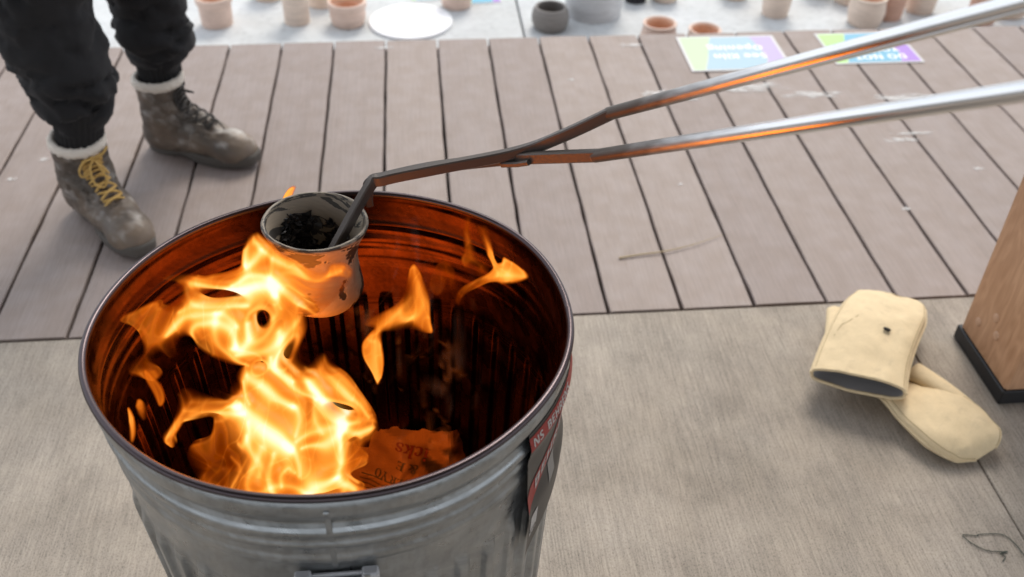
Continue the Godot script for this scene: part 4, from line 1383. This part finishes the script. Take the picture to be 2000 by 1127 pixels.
func build_person() -> void:
	M["sole"] = mat(lin(0.085, 0.075, 0.066), 0.85)
	var fl := mat(lin(0.66, 0.60, 0.53), 0.98)
	fl.rim_enabled = true
	fl.rim = 0.6
	M["fleece"] = fl
	M["dark_leather"] = mat(lin(0.045, 0.038, 0.033), 0.7)
	var leather := mat(Color(1, 1, 1), 0.52)
	leather.vertex_color_use_as_albedo = true
	var yl := mat(lin(0.52, 0.33, 0.10), 0.8)
	var bl := mat(lin(0.045, 0.040, 0.037), 0.8)
	var t := thing("person", "person in black gathered trousers and fleece-lined work boots standing behind the can", "person", Vector3(-0.66, 0.003, -1.95))
	var y0 := Vector3(0, 0.003, 0)
	boot(t, Vector3(-0.755, 0.003, -1.885), -0.86, Vector3(-0.008, 0.004, 0.0), yl, leather, 5, true)
	boot(t, Vector3(-0.652, 0.003, -2.115), -0.38, Vector3(-0.022, 0.0, 0.0), bl, leather, 12, false)
	var o := t.position
	var col := mat(lin(0.0125, 0.0122, 0.0145), 0.93)
	col.rim_enabled = true
	col.rim = 0.35
	var wv := noise(FastNoiseLite.TYPE_SIMPLEX, 1.0, 3)
	col.albedo_texture = paint(128, 128, func(u: float, v: float) -> Color:
		var s := 0.75 + wv.get_noise_2d(u * 60.0, v * 60.0) * 0.25 + wv.get_noise_2d(u * 4.0, v * 4.0) * 0.2
		return Color(s, s, s))
	col.uv1_triplanar = true
	col.uv1_scale = Vector3(6, 6, 6)
	# ankle, shin, knee, thigh, hip of each leg: one continuous body of cloth over the legs
	var la := Vector3(-0.684, 0.252, -1.832)
	var ra := Vector3(-0.588, 0.240, -2.115)
	var mb := skin([
		[la - o, 0.056, Vector3(-0.692, 0.285, -1.850) - o, 0.080], [Vector3(-0.692, 0.285, -1.850) - o, 0.078, Vector3(-0.722, 0.42, -1.89) - o, 0.094], [Vector3(-0.722, 0.42, -1.89) - o, 0.094, Vector3(-0.715, 0.53, -1.905) - o, 0.100], [Vector3(-0.715, 0.53, -1.905) - o, 0.100, Vector3(-0.635, 0.93, -2.06) - o, 0.115],
		[ra - o, 0.053, Vector3(-0.582, 0.27, -2.115) - o, 0.074], [Vector3(-0.582, 0.27, -2.115) - o, 0.072, Vector3(-0.588, 0.42, -2.12) - o, 0.078], [Vector3(-0.588, 0.42, -2.12) - o, 0.080, Vector3(-0.585, 0.53, -2.11) - o, 0.088], [Vector3(-0.585, 0.53, -2.11) - o, 0.088, Vector3(-0.545, 0.93, -2.15) - o, 0.115],
		[Vector3(-0.63, 0.95, -2.07) - o, 0.13, Vector3(-0.55, 0.95, -2.14) - o, 0.13]], 0.0105, 0.035)
	var n1 := noise(FastNoiseLite.TYPE_SIMPLEX, 1.0, 33, 3)
	var n2 := noise(FastNoiseLite.TYPE_SIMPLEX, 1.0, 52, 1)
	for i in mb.v.size():
		var p := mb.v[i]
		var y := p.y
		var a := n1.get_noise_3d(p.x * 6.0, y * 9.0 + p.x * 4.0, p.z * 6.0)
		var b := n2.get_noise_3d(p.x * 5.0 + y * 2.0, y * 20.0, p.z * 5.0)
		var low := 1.0 - smoothstep(0.26, 0.44, y)
		var knee := exp(-pow((y - 0.52) / 0.06, 2.0))
		mb.v[i] = p + mb.n[i] * (a * 0.014 - 0.015 * exp(-pow(b / 0.16, 2.0)) * (low + knee * 0.9 + 0.25) + 0.012 * low * (0.5 + 0.5 * sin(y * 46.0 + p.x * 22.0 + a * 3.0)) * smoothstep(0.21, 0.26, y) - 0.004)
	mb.normals()
	part("trousers", mb.done(), col, t)
	var rib := mat(lin(0.012, 0.0115, 0.0125), 0.95)
	for e in [[la, Vector3(-0.702, 0.160, -1.826)], [ra, Vector3(-0.585, 0.160, -2.100)]]:
		var rows := []
		for j in 8:
			var c: Vector3 = e[1].lerp(e[0] + Vector3(0, 0.012, 0), j / 7.0) - o
			var row := []
			for k in 120:
				var w := TAU * k / 120.0
				var r := 0.0465 + 0.0016 * sin(w * 30.0) + 0.006 * smoothstep(3.0, 7.0, j)
				row.append(c + Vector3(cos(w) * r, 0, sin(w) * r))
			rows.append(row)
		var cb := MB.new()
		cb.loops(rows)
		part("ribbed_cuff", cb.done(), rib, t)

# ---------------------------------------------------------------- gloves
func glove_mesh(t: Node3D, spine: Array, widths: Array, thick: Array, side: Vector3, m: Material, lining: Material, open_cuff: bool, thumb: Array, sd: int) -> void:
	var nn := noise(FastNoiseLite.TYPE_SIMPLEX, 18.0, sd, 3)
	var path := smooth_path(spine, 8)
	var m2 := path.size()
	var rows := []
	var inner := []
	var lefts := []
	var rights := []
	for i in m2:
		var f := i / float(m2 - 1) * (widths.size() - 1)
		var k := mini(int(f), widths.size() - 2)
		var fr := f - k
		fr = fr * fr * (3.0 - 2.0 * fr) * 0.5 + fr * 0.5
		var w: float = lerpf(widths[k], widths[k + 1], fr) * 0.5
		var h: float = lerpf(thick[k], thick[k + 1], fr) * 0.5
		var d: Vector3 = (path[mini(m2 - 1, i + 1)] - path[maxi(0, i - 1)]).normalized()
		var s := (side - d * side.dot(d)).normalized()
		var u := s.cross(d).normalized()
		if u.y < 0.0:
			u = -u
		var row := []
		var irow := []
		for q in 56:
			var a := TAU * q / 56.0
			var cx := signf(cos(a)) * pow(absf(cos(a)), 0.72)
			var cy := signf(sin(a)) * pow(absf(sin(a)), 0.62)
			var p: Vector3 = path[i] + s * cx * w + u * cy * h
			var bump := nn.get_noise_3d(p.x, p.y, p.z) * 0.0045
			row.append(p + u * bump * absf(sin(a)) * signf(sin(a)))
			if open_cuff:
				irow.append(path[i] + s * cx * (w - 0.0035) + u * cy * (h - 0.0032))
		rows.append(row)
		lefts.append(row[28])
		rights.append(row[0])
		if open_cuff and i < m2 * 0.6:
			inner.append(irow)
	var mb := MB.new()
	mb.loops(rows, true, not open_cuff, true)
	mb.weld_normals()
	part("mitten_body", mb.done(), m, t)
	for e in [lefts, rights]:
		var sb := MB.new()
		var seam := []
		for i in range(0, m2, 1):
			seam.append(e[i])
		sb.tube(seam, 0.0028, 7)
		part("seam", sb.done(), m, t)
	for e in [4, 24]:
		var sq := MB.new()
		var sp := []
		for i in range(1, m2 - 1):
			sp.append(rows[i][e])
		sq.tube(sp, 0.0006, 5)
		part("stitching", sq.done(), M.crease, t)
	if open_cuff:
		var ib := MB.new()
		inner.reverse()
		ib.loops(inner, true, true, false)
		part("lining", ib.done(), lining, t)
		var hb := MB.new()
		var hem := []
		for q in 57:
			hem.append((rows[0][q % 56] + inner[-1][q % 56]) * 0.5)
		hb.tube(hem, 0.0030, 8, false)
		part("hem", hb.done(), m, t)
		for cr in [[10, 21, 17, 17], [33, 15, 35, 8]]:
			var cb := MB.new()
			var cp := []
			for i in 9:
				var f := i / 8.0
				var ri := int(round(lerpf(cr[0], cr[2], f)))
				cp.append(rows[mini(ri, m2 - 1)][int(round(lerpf(cr[1], cr[3], f)))])
			cb.tube(smooth_path([cp[0], cp[3], cp[5], cp[8]], 6), 0.0007, 5)
			part("crease", cb.done(), M.crease, t)
	if thumb.size() > 0:
		var tb := MB.new()
		var tp := smooth_path(thumb[0], 6)
		var tr := []
		for i in tp.size():
			var f := i / float(tp.size() - 1)
			tr.append(lerpf(thumb[1], thumb[2], f) * sqrt(clampf((1.0 - f) * 9.0 + 0.02, 0.0, 1.0)))
		tb.tube(tp, tr, 20, true, 0.72)
		part("thumb", tb.done(), m, t)

func build_gloves() -> void:
	var n1 := noise(FastNoiseLite.TYPE_SIMPLEX, 1.0, 81)
	var hide := paint(384, 384, func(u: float, v: float) -> Color:
		var s := 0.90 + n1.get_noise_2d(u * 7.0, v * 7.0) * 0.05 + n1.get_noise_2d(u * 60.0, v * 60.0) * 0.06
		var soil := clampf(n1.get_noise_2d(u * 5.0 + 50.0, v * 5.0) - 0.3, 0.0, 0.4) * 0.3
		return Color(0.76 * s - soil * 0.55, 0.605 * s - soil * 0.45, 0.375 * s - soil * 0.25))
	var m := mat(Color(1, 1, 1), 0.72)
	m.albedo_texture = hide
	m.uv1_triplanar = true
	m.uv1_scale = Vector3(5, 5, 5)
	m.normal_enabled = true
	m.normal_texture = bump_from(paint(256, 256, func(u: float, v: float) -> Color:
		var s := 0.5 + n1.get_noise_2d(u * 90.0, v * 90.0) * 0.3 + n1.get_noise_2d(u * 22.0, v * 22.0) * 0.12
		return Color(s, s, s), false), 2.0)
	m.normal_scale = 0.5
	M["crease"] = mat(lin(0.36, 0.27, 0.15), 0.8)
	var grey := mat(lin(0.34, 0.33, 0.335), 0.97)
	var low := thing("work_mitten", "pale yellow leather mitten lying flat under the other mitten, rounded tip towards the viewer", "glove", Vector3(0.86, 0, -1.11), "pair of leather mittens")
	var o := low.position
	glove_mesh(low, [Vector3(0.785, 0.010, -1.225) - o, Vector3(0.805, 0.012, -1.185) - o, Vector3(0.832, 0.024, -1.128) - o, Vector3(0.862, 0.026, -1.066) - o, Vector3(0.885, 0.024, -1.030) - o, Vector3(0.895, 0.019, -1.010) - o], [0.120, 0.126, 0.138, 0.140, 0.106, 0.04], [0.010, 0.014, 0.034, 0.038, 0.032, 0.012], Vector3(0.88, 0, 0.47), m, grey, false, [[Vector3(0.852, 0.022, -1.205) - o, Vector3(0.880, 0.024, -1.160) - o, Vector3(0.906, 0.022, -1.115) - o, Vector3(0.922, 0.018, -1.080) - o], 0.022, 0.016], 4)
	var top := thing("work_mitten", "pale yellow leather mitten on top of the other, open grey-lined cuff facing the can", "glove", Vector3(0.80, 0.05, -1.26), "pair of leather mittens")
	o = top.position
	glove_mesh(top, [Vector3(0.718, 0.060, -1.146) - o, Vector3(0.750, 0.064, -1.203) - o, Vector3(0.790, 0.068, -1.262) - o, Vector3(0.832, 0.060, -1.318) - o, Vector3(0.866, 0.046, -1.366) - o, Vector3(0.880, 0.038, -1.390) - o], [0.156, 0.150, 0.148, 0.146, 0.130, 0.074], [0.042, 0.042, 0.044, 0.044, 0.034, 0.014], Vector3(0.84, 0.08, 0.54), m, grey, true, [[Vector3(0.722, 0.044, -1.250) - o, Vector3(0.735, 0.042, -1.290) - o, Vector3(0.752, 0.036, -1.335) - o, Vector3(0.766, 0.030, -1.376) - o], 0.022, 0.015], 9)
	# a scorched hole and a pen-thin crease on the back of the upper mitten
	var hb := MB.new()
	hb.lathe([Vector2(0.0001, 0.0012), Vector2(0.0042, 0.0008), Vector2(0.0052, -0.0018)], 14, Vector3.ZERO, func(w: float, _y: float) -> float: return 1.0 + 0.3 * sin(w * 2.0) + 0.2 * sin(w * 5.0))
	part("scorch_mark", hb.done(), M.dark_gap, top).position = Vector3(0.7985, 0.0955, -1.240) - o

# ---------------------------------------------------------------- fired pots on the lower pavement
func pot(label: String, at: Vector3, outer: Array, wall: float, m: Material, inner_m: Material, sd: int, called := "clay_pot") -> void:
	var t := thing(called, label, "pot", at, "bisque pots set out on the lower pavement" if called == "clay_pot" else "")
	t.rotation.y = sd * 1.3
	var wob := func(w: float, y: float) -> float: return 1.0 + 0.012 * sin(w * 2.0 + sd) + 0.006 * sin(w * 3.0 + sd * 2.0 + y * 30.0) + 0.004 * sin(y * 420.0 + w)
	var pr := smooth_prof([Vector2(0.001, 0.003)] + outer, 5)
	var a := MB.new()
	a.lathe(pr, 44, Vector3.ZERO, wob)
	part("body", a.done(), m, t)
	var last: Vector2 = outer[-1]
	var b := MB.new()
	var q := []
	for j in 9:
		var w := PI * j / 8.0
		q.append(Vector2(last.x - wall * 0.5 + wall * 0.5 * cos(w), last.y + wall * 0.45 * sin(w)))
	b.lathe(q, 44, Vector3.ZERO, wob)
	part("rim", b.done(), m, t)
	var inn := []
	for i in range(outer.size() - 1, 0, -1):
		inn.append(Vector2(outer[i].x - wall, maxf(outer[i].y, 0.010)))
	inn.append(Vector2(0.001, 0.009))
	var c := MB.new()
	c.lathe(smooth_prof(inn, 4), 44, Vector3.ZERO, wob)
	part("inside", c.done(), inner_m, t)

func build_pots() -> void:
	var n1 := noise(FastNoiseLite.TYPE_SIMPLEX, 1.0, 2)
	var clay := paint(128, 128, func(u: float, v: float) -> Color:
		var s := 0.85 + n1.get_noise_2d(u * 3.0, v * 9.0) * 0.12 + n1.get_noise_2d(u * 20.0, v * 50.0) * 0.07
		return Color(s, s, s))
	var mk := func(r: float, g: float, b: float) -> StandardMaterial3D:
		var m := mat(lin(r, g, b), 0.85)
		m.albedo_texture = clay
		m.uv1_scale = Vector3(3, 8, 1)
		return m
	var pink = mk.call(0.84, 0.64, 0.54)
	var cream = mk.call(0.86, 0.71, 0.60)
	var peach_bounce = mk.call(0.84, 0.55, 0.40)  # pot interiors only: bounce light between the walls painted into the colour
	var rose = mk.call(0.70, 0.43, 0.33)
	var dgrey = mk.call(0.27, 0.25, 0.235)
	var pale = mk.call(0.66, 0.67, 0.69)
	var black = mk.call(0.03, 0.03, 0.035)
	var y := -0.12
	pot("pink clay cup with a flared lip nearest the person's rear leg", Vector3(-0.640, y, -3.062), [Vector2(0.044, 0.0), Vector2(0.049, 0.008), Vector2(0.051, 0.045), Vector2(0.052, 0.066), Vector2(0.058, 0.076), Vector2(0.058, 0.090)], 0.009, pink, peach_bounce, 1)
	pot("pale pot far behind the person's rear leg, only its foot in view", Vector3(-0.499, y, -3.262), [Vector2(0.040, 0.0), Vector2(0.046, 0.006), Vector2(0.050, 0.05), Vector2(0.048, 0.09)], 0.007, cream, peach_bounce, 2)
	pot("tall straight pale pink clay cylinder left of the wide bowl", Vector3(-0.388, y, -3.065), [Vector2(0.038, 0.0), Vector2(0.041, 0.006), Vector2(0.042, 0.07), Vector2(0.043, 0.150)], 0.007, cream, peach_bounce, 3)
	pot("small clay pot half hidden behind the tall pale cylinder", Vector3(-0.317, y, -3.200), [Vector2(0.040, 0.0), Vector2(0.046, 0.006), Vector2(0.048, 0.05), Vector2(0.046, 0.08)], 0.007, cream, peach_bounce, 4)
	pot("wide pink clay bowl with a thick pale rim beside the white disc", Vector3(-0.224, y, -3.043), [Vector2(0.046, 0.0), Vector2(0.053, 0.010), Vector2(0.058, 0.030), Vector2(0.057, 0.050), Vector2(0.062, 0.060), Vector2(0.062, 0.074)], 0.009, pink, peach_bounce, 5)
	pot("pink clay pot standing just right of the white disc", Vector3(0.129, y, -3.163), [Vector2(0.042, 0.0), Vector2(0.048, 0.008), Vector2(0.052, 0.04), Vector2(0.054, 0.085)], 0.008, pink, peach_bounce, 6)
	pot("dark grey rounded pot at the edge of the deck by the pavement joint", Vector3(0.420, y, -2.975), [Vector2(0.044, 0.0), Vector2(0.055, 0.012), Vector2(0.060, 0.035), Vector2(0.057, 0.058), Vector2(0.052, 0.068)], 0.010, dgrey, dgrey, 7, "dark_pot")
	pot("large pale grey glaze bucket behind the dark grey pot", Vector3(0.578, y, -3.085), [Vector2(0.086, 0.0), Vector2(0.092, 0.006), Vector2(0.097, 0.10), Vector2(0.102, 0.22)], 0.004, pale, pale, 8, "bucket")
	pot("small black cup right of the pale grey bucket", Vector3(0.737, y, -3.175), [Vector2(0.032, 0.0), Vector2(0.036, 0.006), Vector2(0.038, 0.05), Vector2(0.038, 0.07)], 0.006, black, black, 9, "black_cup")
	pot("pale clay pot far back, right of the black cup", Vector3(0.838, y, -3.180), [Vector2(0.036, 0.0), Vector2(0.044, 0.008), Vector2(0.047, 0.04), Vector2(0.047, 0.08)], 0.007, cream, peach_bounce, 10)
	pot("round pink clay pot right under the deck edge, the left one of two", Vector3(0.731, y, -2.790), [Vector2(0.042, 0.0), Vector2(0.050, 0.010), Vector2(0.055, 0.045), Vector2(0.050, 0.080), Vector2(0.052, 0.090)], 0.009, pink, peach_bounce, 11)
	pot("low pink clay pot under the deck edge behind the pale flyer", Vector3(0.871, y, -2.778), [Vector2(0.040, 0.0), Vector2(0.047, 0.010), Vector2(0.051, 0.040), Vector2(0.049, 0.066), Vector2(0.051, 0.072)], 0.009, pink, peach_bounce, 12)
	pot("faint clay pot at the top of the view left of the tapered tumbler", Vector3(1.084, y, -3.190), [Vector2(0.038, 0.0), Vector2(0.044, 0.008), Vector2(0.046, 0.05), Vector2(0.046, 0.08)], 0.007, cream, peach_bounce, 13)
	pot("tapered pale clay tumbler standing alone behind the pale flyer", Vector3(1.182, y, -3.040), [Vector2(0.038, 0.0), Vector2(0.042, 0.005), Vector2(0.048, 0.06), Vector2(0.055, 0.125)], 0.006, cream, peach_bounce, 14)
	pot("cream barrel-shaped pot with a wide mouth in front of the rose cup", Vector3(1.456, y, -2.955), [Vector2(0.046, 0.0), Vector2(0.054, 0.010), Vector2(0.060, 0.045), Vector2(0.056, 0.078), Vector2(0.058, 0.090)], 0.010, cream, peach_bounce, 15)
	pot("rose clay cup peeping out behind the cream barrel-shaped pot", Vector3(1.552, y, -3.000), [Vector2(0.040, 0.0), Vector2(0.045, 0.006), Vector2(0.050, 0.06), Vector2(0.054, 0.110)], 0.007, rose, rose, 16)
	pot("pale tapered clay tumbler above the upper tong handle", Vector3(1.683, y, -3.045), [Vector2(0.040, 0.0), Vector2(0.046, 0.008), Vector2(0.052, 0.06), Vector2(0.055, 0.120)], 0.007, cream, peach_bounce, 17)
	pot("pale clay pot far behind the cream barrel-shaped pot", Vector3(1.465, y, -3.130), [Vector2(0.038, 0.0), Vector2(0.046, 0.008), Vector2(0.050, 0.05), Vector2(0.048, 0.08)], 0.007, cream, peach_bounce, 18)
	pot("rose clay pot showing beneath the upper tong handle", Vector3(1.853, y, -2.950), [Vector2(0.036, 0.0), Vector2(0.042, 0.008), Vector2(0.046, 0.05), Vector2(0.048, 0.09)], 0.007, rose, rose, 19)
	pot("pale clay pot at the right border of the photo", Vector3(1.978, y, -2.995), [Vector2(0.040, 0.0), Vector2(0.048, 0.008), Vector2(0.052, 0.05), Vector2(0.050, 0.09)], 0.007, cream, peach_bounce, 20)
	pot("pink clay pot at the left border behind the front leg", Vector3(-1.318, y, -3.090), [Vector2(0.042, 0.0), Vector2(0.048, 0.008), Vector2(0.052, 0.06), Vector2(0.054, 0.10)], 0.008, pink, peach_bounce, 21)
	pot("pale clay pot at the top border left of the cream barrel-shaped pot", Vector3(1.38, y, -3.20), [Vector2(0.040, 0.0), Vector2(0.048, 0.008), Vector2(0.052, 0.05), Vector2(0.050, 0.09)], 0.007, cream, peach_bounce, 22)
	# kiln shelf disc
	var d := MB.new()
	d.lathe([Vector2(0.001, 0.0), Vector2(0.132, 0.0), Vector2(0.134, 0.002), Vector2(0.134, 0.008), Vector2(0.132, 0.010), Vector2(0.001, 0.010)], 72)
	var ds := thing("kiln_disc", "round white kiln shelf lying flat against the deck edge", "disc", Vector3(-0.025, y, -3.035))
	part("plate", d.done(), mat(lin(0.84, 0.84, 0.86), 0.75), ds)

func flyer(label: String, at: Vector3, turn: float, pale_or_sheen: float, words: Array, y_size: Vector2) -> void:
	var t := thing("flyer", label, "flyer", at)
	t.rotation.y = turn
	var w := y_size.x
	var h := y_size.y
	var pm := mat(lin(0.58, 0.57, 0.58), 0.35)
	part("paper", rbox(Vector3(w, 0.0006, h), 0.0001, Vector3(0, 0.0006, 0)), pm, t)
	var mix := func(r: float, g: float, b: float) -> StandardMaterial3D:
		return mat(lin(lerpf(r, 0.55, pale_or_sheen), lerpf(g, 0.58, pale_or_sheen), lerpf(b, 0.60, pale_or_sheen)), 0.35)  # print mixed towards pale; on the See Kiln flyer this paints sky sheen
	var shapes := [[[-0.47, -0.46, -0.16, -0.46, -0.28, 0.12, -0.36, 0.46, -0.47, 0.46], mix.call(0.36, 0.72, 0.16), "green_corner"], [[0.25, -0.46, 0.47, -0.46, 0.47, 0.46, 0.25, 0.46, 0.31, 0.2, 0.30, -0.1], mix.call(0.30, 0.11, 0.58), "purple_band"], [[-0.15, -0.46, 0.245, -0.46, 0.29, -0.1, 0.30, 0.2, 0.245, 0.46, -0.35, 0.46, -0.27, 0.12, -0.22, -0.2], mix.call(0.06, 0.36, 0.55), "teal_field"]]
	for s in shapes:
		var pl := pairs(s[0])
		var mb := MB.new()
		for p in pl:
			mb.vert(Vector3(p.x * w, 0.0012, p.y * h))
		mb.ix = Geometry2D.triangulate_polygon(pl)
		mb.normals()
		for i in mb.n.size():
			mb.n[i] = Vector3.UP
		part(s[2], mb.done(), s[1], t)
	var f := SystemFont.new()
	f.font_names = PackedStringArray(["Droid Sans"])
	f.font_weight = 700
	var wm := mat(lin(0.88, 0.88, 0.90), 0.4)
	for q in words:
		var cx: float = q[2]
		var cz: float = q[3]
		text_on("lettering", q[0], q[1], f, wm, t, func(x: float, yy: float) -> Vector3: return Vector3(cx * w - x, 0.0016, cz * h + yy))

func build_small() -> void:
	flyer("pale flyer, sky sheen painted into its print, reading See Kiln Opening lying on the deck boards", Vector3(0.879, 0.0035, -2.512), -0.01, 0.5, [["See Kiln", 0.040, 0.05, 0.10], ["Opening", 0.040, 0.04, -0.14]], Vector2(0.285, 0.215))  # sky sheen on the gloss is put into the paler print colours
	flyer("bright flyer reading DO NOT TOUCH lying on the deck under the upper tong handle", Vector3(1.276, 0.0035, -2.523), 0.0, 0.12, [["DO NOT", 0.040, 0.06, 0.30], ["TOUCH", 0.040, 0.06, 0.06]], Vector2(0.255, 0.195))
	flyer("purple and teal flyer lying among the pots on the lower pavement", Vector3(0.215, -0.119, -3.25), 0.1, 0.1, [], Vector2(0.12, 0.16))
	flyer("pale blue flyer at the top of the view above the white disc", Vector3(0.03, -0.119, -3.28), 0.1, 0.7, [], Vector2(0.12, 0.16))
	# straw stem and a loose thread
	var st := thing("straw_stem", "thin dry straw stem lying across a deck gap", "straw", Vector3(0.49, 0.004, -1.61))
	var sb := MB.new()
	sb.tube(smooth_path([Vector3(-0.100, 0.002, 0.018), Vector3(-0.05, 0.003, 0.010), Vector3(0.0, 0.003, 0.003), Vector3(0.07, 0.003, -0.018), Vector3(0.135, 0.002, -0.048)], 6), [0.0026, 0.0022, 0.0020, 0.0020, 0.0019, 0.0019, 0.0018, 0.0018, 0.0018, 0.0017, 0.0017, 0.0016, 0.0016, 0.0015, 0.0014, 0.0013, 0.0012, 0.0011, 0.0010, 0.0009, 0.0008, 0.0007, 0.0006, 0.0005, 0.0004], 6)
	part("stem", sb.done(), mat(lin(0.40, 0.31, 0.19), 0.7), st)
	var th := thing("green_thread", "dark green loose thread curled on the concrete floor", "thread", Vector3(0.83, 0.001, -0.85))
	var tm := MB.new()
	var pts := []
	for p in [[0.835, -0.818], [0.843, -0.826], [0.838, -0.832], [0.851, -0.834], [0.822, -0.838], [0.804, -0.852], [0.797, -0.864], [0.796, -0.869], [0.806, -0.868], [0.818, -0.866], [0.822, -0.868], [0.854, -0.866], [0.867, -0.853], [0.873, -0.825], [0.877, -0.79]]:
		pts.append(Vector3(p[0] - 0.83, 0.0009, p[1] + 0.85))
	tm.tube(smooth_path(pts, 5), 0.00075, 5)
	part("strand", tm.done(), mat(lin(0.045, 0.060, 0.045), 0.9), th)

func build_smoke() -> void:
	var m := mat(lin(0.55, 0.42, 0.38), 1.0)
	m.vertex_color_use_as_albedo = true
	m.transparency = BaseMaterial3D.TRANSPARENCY_ALPHA
	m.cull_mode = BaseMaterial3D.CULL_DISABLED
	var t := thing("smoke_wisps", "thin grey smoke wisps drifting in the right half of the can", "smoke", Vector3(0.0, 0.45, -0.78))
	var nn := noise(FastNoiseLite.TYPE_SIMPLEX, 9.0, 71, 4)
	for s in 4:
		var mb := MB.new()
		mb.colored = true
		var nu := 60
		var nv := 46
		for j in nv + 1:
			for i in nu + 1:
				var a := i / float(nu) * 2.0 - 1.0
				var b := j / float(nv) * 2.0 - 1.0
				var x := a * 0.13
				var y := b * 0.10
				var z := nn.get_noise_3d(x, y, s * 3.0) * 0.05 - y * 0.5
				var f := nn.get_noise_3d(x * 1.2 + 4.0, y * 1.2 + z, s * 7.0)
				var al := exp(-pow(f / 0.06, 2.0)) * clampf(1.0 - sqrt(a * a + b * b), 0.0, 1.0) * 0.10 * clampf(0.5 + nn.get_noise_3d(x * 0.5, y * 0.5, 50.0 + s) * 2.0, 0.0, 1.0)
				mb.vert(Vector3(x, y + 0.04 * s - 0.05, z - 0.03 * s), Vector2.ZERO, Color(1, 1, 1, al))
		for j in nv:
			for i in nu:
				var k := j * (nu + 1) + i
				if mb.c[k].a + mb.c[k + 1].a + mb.c[k + nu + 1].a + mb.c[k + nu + 2].a > 0.012:
					mb.quad(k, k + 1, k + nu + 2, k + nu + 1)
		if mb.ix.size() > 0:
			part("wisp", mb.done(), m, t)
